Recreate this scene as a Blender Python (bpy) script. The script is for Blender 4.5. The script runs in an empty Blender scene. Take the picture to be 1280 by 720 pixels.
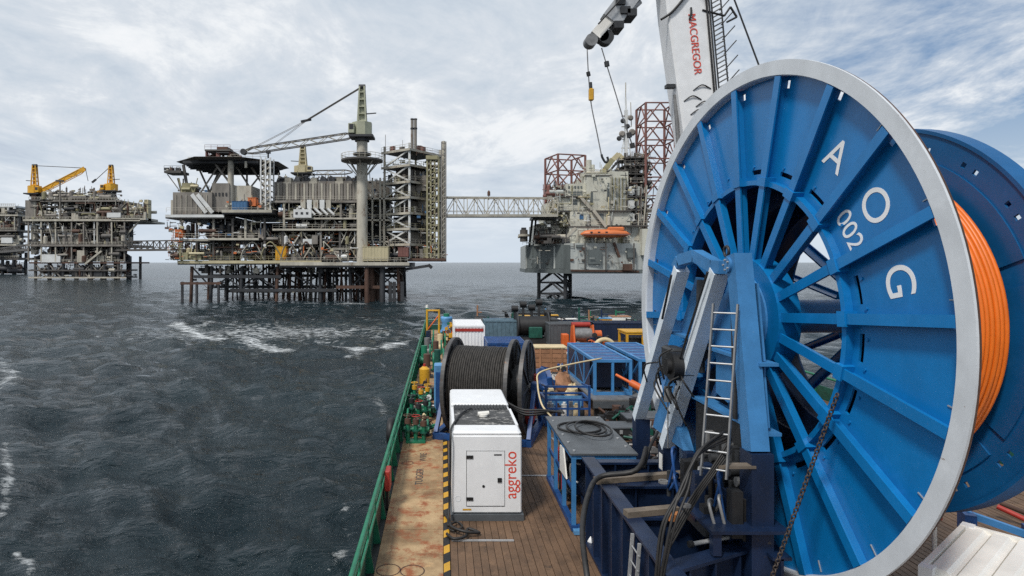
import bpy, math, random
import numpy as np
from mathutils import Vector, Matrix
R = math.radians
PI = math.pi
scene = bpy.context.scene
COL = scene.collection

# ------------------------------------------------------------------ camera
EYE = 7.4            # eye height above the cargo deck (deck surface is z = 0)
FOC = 766.5          # focal length in pixels of a 1280 wide picture
SEA = -2.5
cd = bpy.data.cameras.new('camera'); cam = bpy.data.objects.new('camera', cd); COL.objects.link(cam)
cam.location = (0, 0, EYE); cam.rotation_euler = (R(90), 0, 0)
cd.sensor_width = 36; cd.lens = 36*FOC/1280; cd.shift_x = 87/1280; cd.shift_y = -32/1280
cd.clip_start = .1; cd.clip_end = 90000
scene.camera = cam

# ------------------------------------------------------------------ light
SUN_EL, SUN_AZ = R(54), R(216)      # azimuth clockwise from +Y
w = bpy.data.worlds.new('World'); scene.world = w; w.use_nodes = True
def build_world():
    nt = w.node_tree; N = nt.nodes; L = nt.links; N.clear()
    out = N.new('ShaderNodeOutputWorld'); bg = N.new('ShaderNodeBackground'); bg.inputs[1].default_value = .104
    sky = N.new('ShaderNodeTexSky'); sky.sky_type = 'NISHITA'; sky.sun_disc = False
    sky.sun_elevation = SUN_EL; sky.sun_rotation = SUN_AZ; sky.air_density = 1.0; sky.dust_density = 1.5
    tc = N.new('ShaderNodeTexCoord'); sep = N.new('ShaderNodeSeparateXYZ'); L.new(tc.outputs['Generated'], sep.inputs[0])
    def math_(op, a, b=None, clamp=False):
        m = N.new('ShaderNodeMath'); m.operation = op; m.use_clamp = clamp
        for i, v in enumerate((a, b)):
            if v is None: continue
            if isinstance(v, (int, float)): m.inputs[i].default_value = v
            else: L.new(v, m.inputs[i])
        return m.outputs[0]
    z = math_('ADD', math_('MAXIMUM', sep.outputs[2], 0.0), .16)
    comb = N.new('ShaderNodeCombineXYZ')
    L.new(math_('DIVIDE', sep.outputs[0], z), comb.inputs[0]); L.new(math_('DIVIDE', sep.outputs[1], z), comb.inputs[1])
    def noise(scale, detail, rough, dist, off, st=(1, 1, 1)):
        mp = N.new('ShaderNodeMapping'); mp.inputs['Location'].default_value = off; mp.inputs['Scale'].default_value = st
        L.new(comb.outputs[0], mp.inputs[0])
        n = N.new('ShaderNodeTexNoise'); n.inputs['Scale'].default_value = scale; n.inputs['Detail'].default_value = detail
        n.inputs['Roughness'].default_value = rough; n.inputs['Distortion'].default_value = dist
        L.new(mp.outputs[0], n.inputs[0]); return n.outputs[0]
    def ramp(x, stops):
        r = N.new('ShaderNodeValToRGB'); e = r.color_ramp.elements
        e[0].position, e[0].color = stops[0][0], (*stops[0][1], 1); e[1].position, e[1].color = stops[-1][0], (*stops[-1][1], 1)
        for p, c in stops[1:-1]:
            q = e.new(p); q.color = (*c, 1)
        L.new(x, r.inputs[0]); return r.outputs[0]
    def mix(f, a, b):
        m = N.new('ShaderNodeMix'); m.data_type = 'RGBA'
        if isinstance(f, float): m.inputs[0].default_value = f
        else: L.new(f, m.inputs[0])
        for i, v in ((6, a), (7, b)):
            if isinstance(v, tuple): m.inputs[i].default_value = (*v, 1)
            else: L.new(v, m.inputs[i])
        return m.outputs[2]
    n1 = noise(1.1, 10, .66, .35, (3.1, 7.7, 0), (1, .8, 1)); n2 = noise(2.9, 9, .66, .6, (11.0, 2.0, 4.0), (1, .7, 1)); n3 = noise(.45, 5, .55, .3, (1.3, .4, 9.0))
    s = math_('ADD', math_('MULTIPLY', n1, .62), math_('MULTIPLY', n2, .38))
    cloud = ramp(s, [(.36, (4.7, 5.4, 6.4)), (.44, (5.7, 6.4, 7.2)), (.51, (6.7, 7.2, 7.8)), (.57, (8.3, 8.6, 8.9)), (.70, (9.6, 9.6, 9.7))])
    # breaks in the cloud sheet open towards the right-hand part of the sky
    gap = math_('ADD', math_('ADD', math_('MULTIPLY', n3, .30), math_('MULTIPLY', n1, .45)), math_('MULTIPLY', n2, .25))
    gap = math_('ADD', gap, math_('MULTIPLY', math_('MULTIPLY', sep.outputs[0], -.17), 1.0))
    gmask = ramp(gap, [(.325, (1, 1, 1)), (.375, (.45, .45, .45)), (.425, (0, 0, 0))])
    blue = mix(.5, sky.outputs[0], (2.2, 3.5, 5.6))
    c = mix(gmask, cloud, blue)
    # low haze hides the cloud detail near the horizon
    hz = ramp(sep.outputs[2], [(0.0, (1, 1, 1)), (.05, (.75, .75, .75)), (.2, (0, 0, 0))])
    c = mix(hz, c, (6.2, 7.0, 7.9))
    L.new(c, bg.inputs[0]); L.new(bg.outputs[0], out.inputs[0])
build_world()
sd = bpy.data.lights.new('sun', 'SUN'); sd.energy = 2.9; sd.angle = R(8); sd.color = (1, .96, .9)
sun = bpy.data.objects.new('sun', sd); COL.objects.link(sun)
sv = Vector((math.sin(SUN_AZ)*math.cos(SUN_EL), math.cos(SUN_AZ)*math.cos(SUN_EL), math.sin(SUN_EL)))
sun.rotation_euler = sv.to_track_quat('Z', 'Y').to_euler()
sun.location = (-30, -30, 60)
vs = scene.view_settings
vs.view_transform = 'Standard'; vs.look = 'None'; vs.exposure = 0.0; vs.gamma = 1.0; vs.use_curve_mapping = False
scene.cycles.use_denoising = False; scene.cycles.sample_clamp_direct = 1.6; scene.cycles.sample_clamp_indirect = 2.0; scene.cycles.max_bounces = 6; scene.cycles.diffuse_bounces = 3; scene.cycles.glossy_bounces = 3

# ------------------------------------------------------------------ helpers
class MB:
    def __init__(s): s.v = []; s.f = []; s.sm = []
    def add(s, vs, fs, smooth=False):
        o = len(s.v); s.v += [tuple(p) for p in vs]
        for f in fs: s.f.append(tuple(i+o for i in f)); s.sm.append(smooth)
        return s
    def box(s, x0, x1, y0, y1, z0, z1, T=None, ch=0):
        if x0 > x1: x0, x1 = x1, x0
        if y0 > y1: y0, y1 = y1, y0
        if z0 > z1: z0, z1 = z1, z0
        if ch:
            vs = []
            for z, i in ((z0, ch), (z0+ch, 0), (z1-ch, 0), (z1, ch)):
                vs += [(x, y, z) for x, y in ((x0+i+ch, y0+i), (x1-i-ch, y0+i), (x1-i, y0+i+ch), (x1-i, y1-i-ch), (x1-i-ch, y1-i), (x0+i+ch, y1-i), (x0+i, y1-i-ch), (x0+i, y0+i+ch))]
            fs = [tuple(range(7, -1, -1)), tuple(range(24, 32))]
            for k in range(3):
                for j in range(8): fs.append((k*8+j, k*8+(j+1) % 8, k*8+8+(j+1) % 8, k*8+8+j))
        else:
            vs = [(x, y, z) for z in (z0, z1) for x, y in ((x0, y0), (x1, y0), (x1, y1), (x0, y1))]
            fs = [(3, 2, 1, 0), (4, 5, 6, 7), (0, 1, 5, 4), (1, 2, 6, 5), (2, 3, 7, 6), (3, 0, 4, 7)]
        if T is not None: vs = [T @ Vector(p) for p in vs]
        return s.add(vs, fs)
    def beam(s, p, q, w_, h=None, up=(0, 0, 1)):
        h = h or w_; p = Vector(p); q = Vector(q); d = (q-p).normalized(); up = Vector(up)
        if abs(d.dot(up)) > .98: up = Vector((0, 1, 0))
        a = d.cross(up).normalized(); b = a.cross(d).normalized()
        vs = [c+a*(w_/2*i)+b*(h/2*j) for c in (p, q) for i, j in ((-1, -1), (1, -1), (1, 1), (-1, 1))]
        return s.add(vs, [(3, 2, 1, 0), (4, 5, 6, 7), (0, 1, 5, 4), (1, 2, 6, 5), (2, 3, 7, 6), (3, 0, 4, 7)])
    def tube(s, p, q, r, n=8, r2=None, cap=True):
        r2 = r if r2 is None else r2
        p = Vector(p); q = Vector(q); d = (q-p).normalized(); up = Vector((0, 0, 1)) if abs(d.z) < .95 else Vector((0, 1, 0))
        a = d.cross(up).normalized(); b = a.cross(d).normalized()
        vs = [c+(a*math.cos(2*PI*i/n)+b*math.sin(2*PI*i/n))*rr for c, rr in ((p, r), (q, r2)) for i in range(n)]
        s.add(vs, [(i, (i+1) % n, n+(i+1) % n, n+i) for i in range(n)], True)
        if cap:
            s.add(vs[:n], [tuple(range(n))[::-1]]); s.add(vs[n:], [tuple(range(n))])
        return s
    def path(s, pts, r, n=6, closed=False):
        pts = [Vector(p) for p in pts]; m = len(pts); vs = []; a = None
        for i, p in enumerate(pts):
            d = (pts[(i+1) % m]-pts[i-1]) if closed else (pts[min(i+1, m-1)]-pts[max(i-1, 0)])
            d.normalize()
            if a is None:
                up = Vector((0, 0, 1)) if abs(d.z) < .9 else Vector((0, 1, 0)); a = d.cross(up)
            a = (a-d*a.dot(d)).normalized(); b = d.cross(a)
            vs += [p+(a*math.cos(2*PI*k/n)+b*math.sin(2*PI*k/n))*r for k in range(n)]
        fs = [(i*n+k, i*n+(k+1) % n, ((i+1) % m)*n+(k+1) % n, ((i+1) % m)*n+k) for i in range(m if closed else m-1) for k in range(n)]
        if not closed: fs += [tuple(range(n))[::-1], tuple(range((m-1)*n, m*n))]
        return s.add(vs, fs, True)
    def lathe(s, prof, n=48, axis='x', o=(0, 0, 0), closed=True, smooth=False, a0=0, a1=2*PI):
        full = abs(a1-a0-2*PI) < 1e-6; m = len(prof); vs = []; k = n if full else n+1
        for i in range(k):
            t = a0+(a1-a0)*i/n; c, sn = math.cos(t), math.sin(t)
            for r, x in prof:
                if axis == 'x': vs.append((o[0]+x, o[1]+r*c, o[2]+r*sn))
                elif axis == 'y': vs.append((o[0]+r*sn, o[1]+x, o[2]+r*c))
                else: vs.append((o[0]+r*c, o[1]+r*sn, o[2]+x))
        fs = []
        for i in range(n):
            j = (i+1) % k
            for e in range(m if closed else m-1):
                g = (e+1) % m; fs.append((i*m+e, j*m+e, j*m+g, i*m+g))
        if not full and closed: fs += [tuple(range(m)), tuple(range((k-1)*m, k*m))[::-1]]
        return s.add(vs, fs, smooth)
    def prism(s, poly, z0, z1, T=None):
        n = len(poly); vs = [(x, y, z) for z in (z0, z1) for x, y in poly]
        if T is not None: vs = [T @ Vector(p) for p in vs]
        return s.add(vs, [tuple(range(n))[::-1], tuple(range(n, 2*n))]+[(i, (i+1) % n, n+(i+1) % n, n+i) for i in range(n)])
    def mesh(s, name, mat):
        me = bpy.data.meshes.new(name); me.from_pydata([tuple(p) for p in s.v], [], s.f)
        if any(s.sm): me.polygons.foreach_set('use_smooth', s.sm)
        me.materials.append(mat); me.update(); return me
def obj(name, m, mat, parent=None, stuff=False, label=None, fix=True):
    me = m.mesh(name, mat) if isinstance(m, MB) else m
    if fix and isinstance(m, MB):
        import bmesh
        b = bmesh.new(); b.from_mesh(me); bmesh.ops.recalc_face_normals(b, faces=b.faces); b.to_mesh(me); b.free()
    o = bpy.data.objects.new(name, me); COL.objects.link(o)
    if parent is not None: o.parent = parent
    if stuff: o['kind'] = 'stuff'
    if label: o['label'] = label
    return o
def tag(o, label, cat, group=None):
    o['label'] = label; o['category'] = cat
    if group: o['group'] = group
    return o
def thing(name, label, cat, loc=(0, 0, 0), rz=0, group=None):
    o = bpy.data.objects.new(name, None); COL.objects.link(o); o.location = loc; o.rotation_euler = (0, 0, rz)
    o.empty_display_size = .5
    return tag(o, label, cat, group)
def structure(o): o['kind'] = 'structure'; return o
def at(u, v, y): return Vector(((u-553)*y/FOC, y, EYE-(v-328)*y/FOC))
def spline(pts, k=6):
    pts = [Vector(p) for p in pts]; out = []
    for i in range(len(pts)-1):
        p0, p1, p2, p3 = pts[max(i-1, 0)], pts[i], pts[i+1], pts[min(i+2, len(pts)-1)]
        for j in range(k):
            t = j/k
            out.append(.5*((2*p1)+(p2-p0)*t+(2*p0-5*p1+4*p2-p3)*t*t+(3*p1-p0-3*p2+p3)*t**3))
    return out+[pts[-1]]

# ------------------------------------------------------------------ materials
def mat(name, c, rough=.5, metal=0., var=.12, scale=1.5, rust=0., rust_c=(.16, .07, .03), bump=.0, bscale=8., c2=None, streak=1., spec=.5, coat=0., stain=0., chips=0., chip_c=(.10, .05, .03)):
    m = bpy.data.materials.new(name); m.use_nodes = True; nt = m.node_tree; N = nt.nodes; L = nt.links
    b = N['Principled BSDF']; b.inputs['Roughness'].default_value = rough; b.inputs['Metallic'].default_value = metal
    b.inputs['Specular IOR Level'].default_value = spec
    if coat: b.inputs['Coat Weight'].default_value = coat; b.inputs['Coat Roughness'].default_value = .15
    tc = N.new('ShaderNodeTexCoord'); oi = N.new('ShaderNodeObjectInfo')
    mp = N.new('ShaderNodeMapping'); mp.inputs['Scale'].default_value = (1, 1, streak); L.new(tc.outputs['Object'], mp.inputs[0])
    n = N.new('ShaderNodeTexNoise'); n.noise_dimensions = '4D'; n.inputs['Scale'].default_value = scale; n.inputs['Detail'].default_value = 6; n.inputs['Roughness'].default_value = .65
    L.new(mp.outputs[0], n.inputs[0])
    wv = N.new('ShaderNodeMath'); wv.operation = 'MULTIPLY'; wv.inputs[1].default_value = 20; L.new(oi.outputs['Random'], wv.inputs[0]); L.new(wv.outputs[0], n.inputs['W'])
    r = N.new('ShaderNodeValToRGB'); lo = tuple(max(0, x*(1-var*2)) for x in c); hi = c2 or tuple(min(1, x*(1+var)) for x in c)
    r.color_ramp.elements[0].position = .3; r.color_ramp.elements[0].color = (*lo, 1); r.color_ramp.elements[1].position = .7; r.color_ramp.elements[1].color = (*hi, 1)
    L.new(n.outputs[0], r.inputs[0]); colr = r.outputs[0]
    if rust:
        n2 = N.new('ShaderNodeTexNoise'); n2.noise_dimensions = '4D'; n2.inputs['Scale'].default_value = scale*2.3; n2.inputs['Detail'].default_value = 8; n2.inputs['Roughness'].default_value = .7
        L.new(mp.outputs[0], n2.inputs[0]); L.new(wv.outputs[0], n2.inputs['W'])
        r2 = N.new('ShaderNodeValToRGB'); r2.color_ramp.elements[0].position = .70-rust*.35; r2.color_ramp.elements[1].position = .78-rust*.30
        r2.color_ramp.elements[0].color = (0, 0, 0, 1); r2.color_ramp.elements[1].color = (1, 1, 1, 1)
        L.new(n2.outputs[0], r2.inputs[0])
        mx = N.new('ShaderNodeMix'); mx.data_type = 'RGBA'; L.new(r2.outputs[0], mx.inputs[0]); L.new(colr, mx.inputs[6]); mx.inputs[7].default_value = (*rust_c, 1); colr = mx.outputs[2]
    def patch(col, sc, lo, hi, c_, amt):
        n4 = N.new('ShaderNodeTexNoise'); n4.inputs['Scale'].default_value = sc; n4.inputs['Detail'].default_value = 9; n4.inputs['Roughness'].default_value = .7; L.new(tc.outputs['Object'], n4.inputs[0])
        r4 = N.new('ShaderNodeValToRGB'); r4.color_ramp.elements[0].position = lo; r4.color_ramp.elements[1].position = hi; r4.color_ramp.elements[0].color = (0, 0, 0, 1); r4.color_ramp.elements[1].color = (amt, amt, amt, 1); L.new(n4.outputs[0], r4.inputs[0])
        x4 = N.new('ShaderNodeMix'); x4.data_type = 'RGBA'; L.new(r4.outputs[0], x4.inputs[0]); L.new(col, x4.inputs[6]); x4.inputs[7].default_value = (*c_, 1); return x4.outputs[2]
    if stain: colr = patch(colr, .8, .50, .66, tuple(x*.35 for x in c), stain); colr = patch(colr, 2.1, .60, .70, tuple(min(1, x*1.7) for x in c), stain*.6)
    if chips: colr = patch(colr, 7.0, .72-chips*.1, .75-chips*.1, chip_c, .9); colr = patch(colr, 1.6, .55, .75, tuple(min(1, x*1.25+.02) for x in c), .45)
    L.new(colr, b.inputs['Base Color'])
    if bump:
        n3 = N.new('ShaderNodeTexNoise'); n3.inputs['Scale'].default_value = bscale; n3.inputs['Detail'].default_value = 4; L.new(tc.outputs['Object'], n3.inputs[0])
        bp = N.new('ShaderNodeBump'); bp.inputs['Strength'].default_value = bump; bp.inputs['Distance'].default_value = .03; L.new(n3.outputs[0], bp.inputs['Height']); L.new(bp.outputs[0], b.inputs['Normal'])
    return m
M = {}
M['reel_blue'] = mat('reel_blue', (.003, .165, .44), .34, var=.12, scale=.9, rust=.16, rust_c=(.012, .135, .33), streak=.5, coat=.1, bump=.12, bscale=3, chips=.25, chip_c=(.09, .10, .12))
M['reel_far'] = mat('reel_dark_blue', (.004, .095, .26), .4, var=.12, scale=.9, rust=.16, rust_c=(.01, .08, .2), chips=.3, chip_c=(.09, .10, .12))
M['tower_blue'] = mat('tower_blue', (.05, .21, .46), .45, var=.15, scale=1.4, rust=.12, rust_c=(.20, .26, .33))
M['worn_blue'] = mat('worn_blue', (.74, .81, .87), .5, var=.06, scale=2.5, rust=.30, rust_c=(.13, .34, .58))
M['navy'] = mat('navy', (.007, .019, .055), .42, var=.3, scale=1.2, rust=.15, rust_c=(.035, .04, .05), streak=.5, chips=.6, chip_c=(.07, .06, .055))
M['frame_blue'] = mat('frame_blue', (.012, .065, .22), .45, var=.25, scale=2.0, rust=.2, rust_c=(.09, .12, .17), chips=.6, chip_c=(.10, .08, .07))
M['light_blue'] = mat('light_blue', (.10, .28, .52), .5, var=.2, scale=2.0, rust=.15, rust_c=(.4, .45, .5))
M['rim_grey'] = mat('rim_grey', (.60, .63, .66), .45, var=.08, scale=1.6, rust=.06, rust_c=(.36, .35, .33), streak=.6, chips=.5, chip_c=(.22, .14, .09))
M['white'] = mat('white_paint', (.77, .78, .79), .4, var=.05, scale=1.2, rust=.02, rust_c=(.4, .36, .3), chips=.1, chip_c=(.35, .28, .2))
M['dirty_white'] = mat('dirty_white', (.80, .78, .73), .5, var=.08, scale=1.0, rust=.10, rust_c=(.35, .29, .22))
M['letter'] = mat('letter_white', (.8, .8, .8), .5, var=.03)
M['red_letter'] = mat('letter_red', (.65, .06, .03), .5, var=.03)
M['orange'] = mat('orange_sheath', (.80, .17, .012), .42, var=.08, scale=2)
M['black'] = mat('black_rubber', (.012, .012, .013), .55, var=.3, scale=4)
M['hose'] = mat('hose', (.018, .017, .017), .55, var=.4, scale=5)
M['rope'] = mat('grey_rope', (.038, .034, .030), .75, var=.4, scale=5, rust=.2, rust_c=(.06, .045, .03), bump=.5, bscale=22)
M['steel'] = mat('steel', (.22, .22, .22), .45, .3, var=.2, scale=3, rust=.2)
M['galv'] = mat('galvanised', (.42, .43, .44), .45, .4, var=.12, scale=4)
M['dark_steel'] = mat('dark_steel', (.035, .037, .04), .5, .1, var=.3, scale=2, rust=.2, rust_c=(.08, .045, .03))
M['grey_top'] = mat('grey_sheet', (.085, .095, .105), .5, var=.15, scale=2.0, rust=.12, rust_c=(.17, .17, .17))
M['soot'] = mat('soot', (.05, .05, .05), .6, var=.5, scale=1.6, rust=.52, rust_c=(.36, .35, .33), streak=3)
M['green'] = mat('green_paint', (.012, .17, .09), .45, var=.2, scale=2, rust=.2, rust_c=(.13, .08, .04))
M['green_dk'] = mat('green_dark', (.008, .085, .06), .5, var=.25, scale=2, rust=.2)
M['yellow'] = mat('yellow_paint', (.58, .31, .02), .45, var=.12, scale=2, rust=.12)
M['red'] = mat('red_paint', (.36, .03, .02), .5, var=.15, scale=2, rust=.15)
M['orange_paint'] = mat('orange_paint', (.62, .12, .02), .5, var=.15, scale=1.5, rust=.15)
M['wood'] = mat('timber', (.150, .088, .050), .7, var=.22, scale=.9, rust=.35, rust_c=(.06, .038, .024), bump=.4, bscale=14, stain=.75)
M['new_wood'] = mat('new_timber', (.42, .17, .06), .6, var=.15, scale=3)
M['grey_wood'] = mat('grey_timber', (.16, .13, .10), .7, var=.25, scale=3)
M['crate'] = mat('crate_brown', (.34, .17, .09), .7, var=.2, scale=2)
M['chain'] = mat('chain_steel', (.06, .045, .038), .6, .2, var=.3, scale=4, rust=.3, rust_c=(.09, .05, .03))
M['drum_grey'] = mat('drum_grey', (.085, .083, .082), .5, .2, var=.3, scale=2, rust=.3)
M['slate'] = mat('slate_paint', (.10, .17, .22), .5, var=.2, scale=2, rust=.2)
M['strap'] = mat('strap', (.62, .50, .30), .7, var=.15)
# distant platforms
M['p_grey'] = mat('platform_grey', (.23, .21, .185), .6, var=.25, scale=.35, rust=.36, rust_c=(.15, .10, .07), streak=.4)
M['p_pale'] = mat('platform_pale', (.46, .43, .36), .6, var=.18, scale=.4, rust=.38, rust_c=(.20, .13, .085), streak=.4)
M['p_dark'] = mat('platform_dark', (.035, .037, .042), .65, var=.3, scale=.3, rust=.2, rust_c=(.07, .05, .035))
M['p_mid'] = mat('platform_mid', (.09, .083, .076), .6, var=.25, scale=.3, rust=.3, rust_c=(.13, .075, .04), streak=.5)
M['p_rust'] = mat('platform_rust', (.10, .052, .035), .7, var=.3, scale=.4, rust=.35, rust_c=(.05, .035, .03), streak=.4)
M['p_cream'] = mat('platform_cream', (.50, .44, .28), .55, var=.12, scale=.4, rust=.12)
M['p_white'] = mat('platform_white', (.66, .67, .66), .5, var=.1, scale=.4, rust=.08)
M['p_yellow'] = mat('platform_yellow', (.70, .36, .02), .5, var=.15, scale=.4, rust=.12)
M['p_ygreen'] = mat('platform_ochre', (.30, .275, .16), .55, var=.2, scale=.4, rust=.12)
M['p_sage'] = mat('platform_sage', (.36, .37, .27), .55, var=.15, scale=.4, rust=.15)
M['p_red'] = mat('platform_red', (.20, .085, .07), .6, var=.2, scale=.4, rust=.2)
M['p_blue'] = mat('platform_blue', (.05, .14, .28), .5, var=.15, scale=.4)
M['p_orange'] = mat('platform_orange', (.62, .17, .05), .5, var=.12, scale=.5, rust=.05)
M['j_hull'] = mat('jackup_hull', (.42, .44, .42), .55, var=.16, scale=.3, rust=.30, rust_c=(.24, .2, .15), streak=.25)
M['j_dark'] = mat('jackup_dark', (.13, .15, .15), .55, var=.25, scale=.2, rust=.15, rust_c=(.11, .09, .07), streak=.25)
M['j_cream'] = mat('jackup_cream', (.56, .55, .47), .55, var=.14, scale=.25, rust=.16, rust_c=(.28, .23, .15), streak=.4)
def add_walkway_mat():
    m = mat('walkway_plate', (.40, .235, .105), .65, var=.28, scale=.9, rust=.60, rust_c=(.27, .085, .03), bump=.25, bscale=10, c2=(.50, .35, .19), stain=.7); return m
M['walkway'] = add_walkway_mat()

def sea_material():
    m = bpy.data.materials.new('sea_water'); m.use_nodes = True; nt = m.node_tree; N = nt.nodes; L = nt.links
    b = N['Principled BSDF']; b.inputs['Roughness'].default_value = .12; b.inputs['IOR'].default_value = 1.30
    tc = N.new('ShaderNodeTexCoord')
    def nz(sc, st, det, rough, rot=0):
        mp = N.new('ShaderNodeMapping'); mp.inputs['Scale'].default_value = st; mp.inputs['Rotation'].default_value = (0, 0, rot); L.new(tc.outputs['Object'], mp.inputs[0])
        n = N.new('ShaderNodeTexNoise'); n.inputs['Scale'].default_value = sc; n.inputs['Detail'].default_value = det; n.inputs['Roughness'].default_value = rough; n.inputs['Distortion'].default_value = .4
        L.new(mp.outputs[0], n.inputs[0]); return n.outputs[0]
    a = nz(.75, (.5, 1.3, 1), 9, .62, .25); big = nz(.03, (.5, 1.4, 1), 4, .6, .1); c = nz(.12, (.6, 1.3, 1), 3, .5, -.2)
    def ridge(sc, st, rot, det):
        mp = N.new('ShaderNodeMapping'); mp.inputs['Scale'].default_value = st; mp.inputs['Rotation'].default_value = (0, 0, rot); L.new(tc.outputs['Object'], mp.inputs[0])
        n = N.new('ShaderNodeTexNoise'); n.noise_type = 'RIDGED_MULTIFRACTAL'; n.normalize = True; n.inputs['Scale'].default_value = sc; n.inputs['Detail'].default_value = det
        n.inputs['Roughness'].default_value = .55; n.inputs['Distortion'].default_value = .6; L.new(mp.outputs[0], n.inputs[0]); return n.outputs[0]
    rg = ridge(.30, (.6, 1.5, 1), .35, 5); fine = nz(2.4, (.6, 1.3, 1), 4, .6, -.3)
    prev = None
    for hgt, dist in ((rg, .22), (a, .60), (fine, .15)):
        bb = N.new('ShaderNodeBump'); bb.inputs['Strength'].default_value = 1; bb.inputs['Distance'].default_value = dist; L.new(hgt, bb.inputs['Height'])
        if prev: L.new(prev.outputs[0], bb.inputs['Normal'])
        prev = bb
    b3 = prev
    L.new(b3.outputs[0], b.inputs['Normal'])
    att = N.new('ShaderNodeAttribute'); att.attribute_name = 'foam'
    f1 = nz(1.5, (.6, 1.2, 1), 9, .75, .5); f2 = nz(.25, (1, 1, 1), 5, .6)
    def mt(op, x, y, clamp=False):
        q = N.new('ShaderNodeMath'); q.operation = op; q.use_clamp = clamp
        for i, v in enumerate((x, y)):
            if isinstance(v, (int, float)): q.inputs[i].default_value = v
            else: L.new(v, q.inputs[i])
        return q.outputs[0]
    s = mt('ADD', mt('MULTIPLY', f1, .85), mt('MULTIPLY', f2, .15))
    s = mt('ADD', s, mt('MULTIPLY', att.outputs['Fac'], .27))
    rp = N.new('ShaderNodeValToRGB'); rp.color_ramp.elements[0].position = .665; rp.color_ramp.elements[1].position = .86
    rp.color_ramp.elements[0].color = (0, 0, 0, 1); rp.color_ramp.elements[1].color = (1, 1, 1, 1); L.new(s, rp.inputs[0])
    cr = N.new('ShaderNodeValToRGB'); cr.color_ramp.elements[0].position = .35; cr.color_ramp.elements[1].position = .7
    cr.color_ramp.elements[0].color = (.004, .012, .017, 1); cr.color_ramp.elements[1].color = (.014, .028, .034, 1); L.new(big, cr.inputs[0])
    mx = N.new('ShaderNodeMix'); mx.data_type = 'RGBA'; L.new(rp.outputs[0], mx.inputs[0]); L.new(cr.outputs[0], mx.inputs[6]); mx.inputs[7].default_value = (.72, .75, .76, 1)
    L.new(mx.outputs[2], b.inputs['Base Color'])
    ln = N.new('ShaderNodeVectorMath'); ln.operation = 'LENGTH'; L.new(tc.outputs['Object'], ln.inputs[0])
    mr = N.new('ShaderNodeMapRange'); mr.inputs[1].default_value = 30; mr.inputs[2].default_value = 420; mr.inputs[3].default_value = .05; mr.inputs[4].default_value = .20; L.new(ln.outputs['Value'], mr.inputs[0])   # unresolved ripples far out
    L.new(mt('ADD', mt('MULTIPLY', rp.outputs[0], .5), mr.outputs[0]), b.inputs['Roughness'])
    return m

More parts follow.
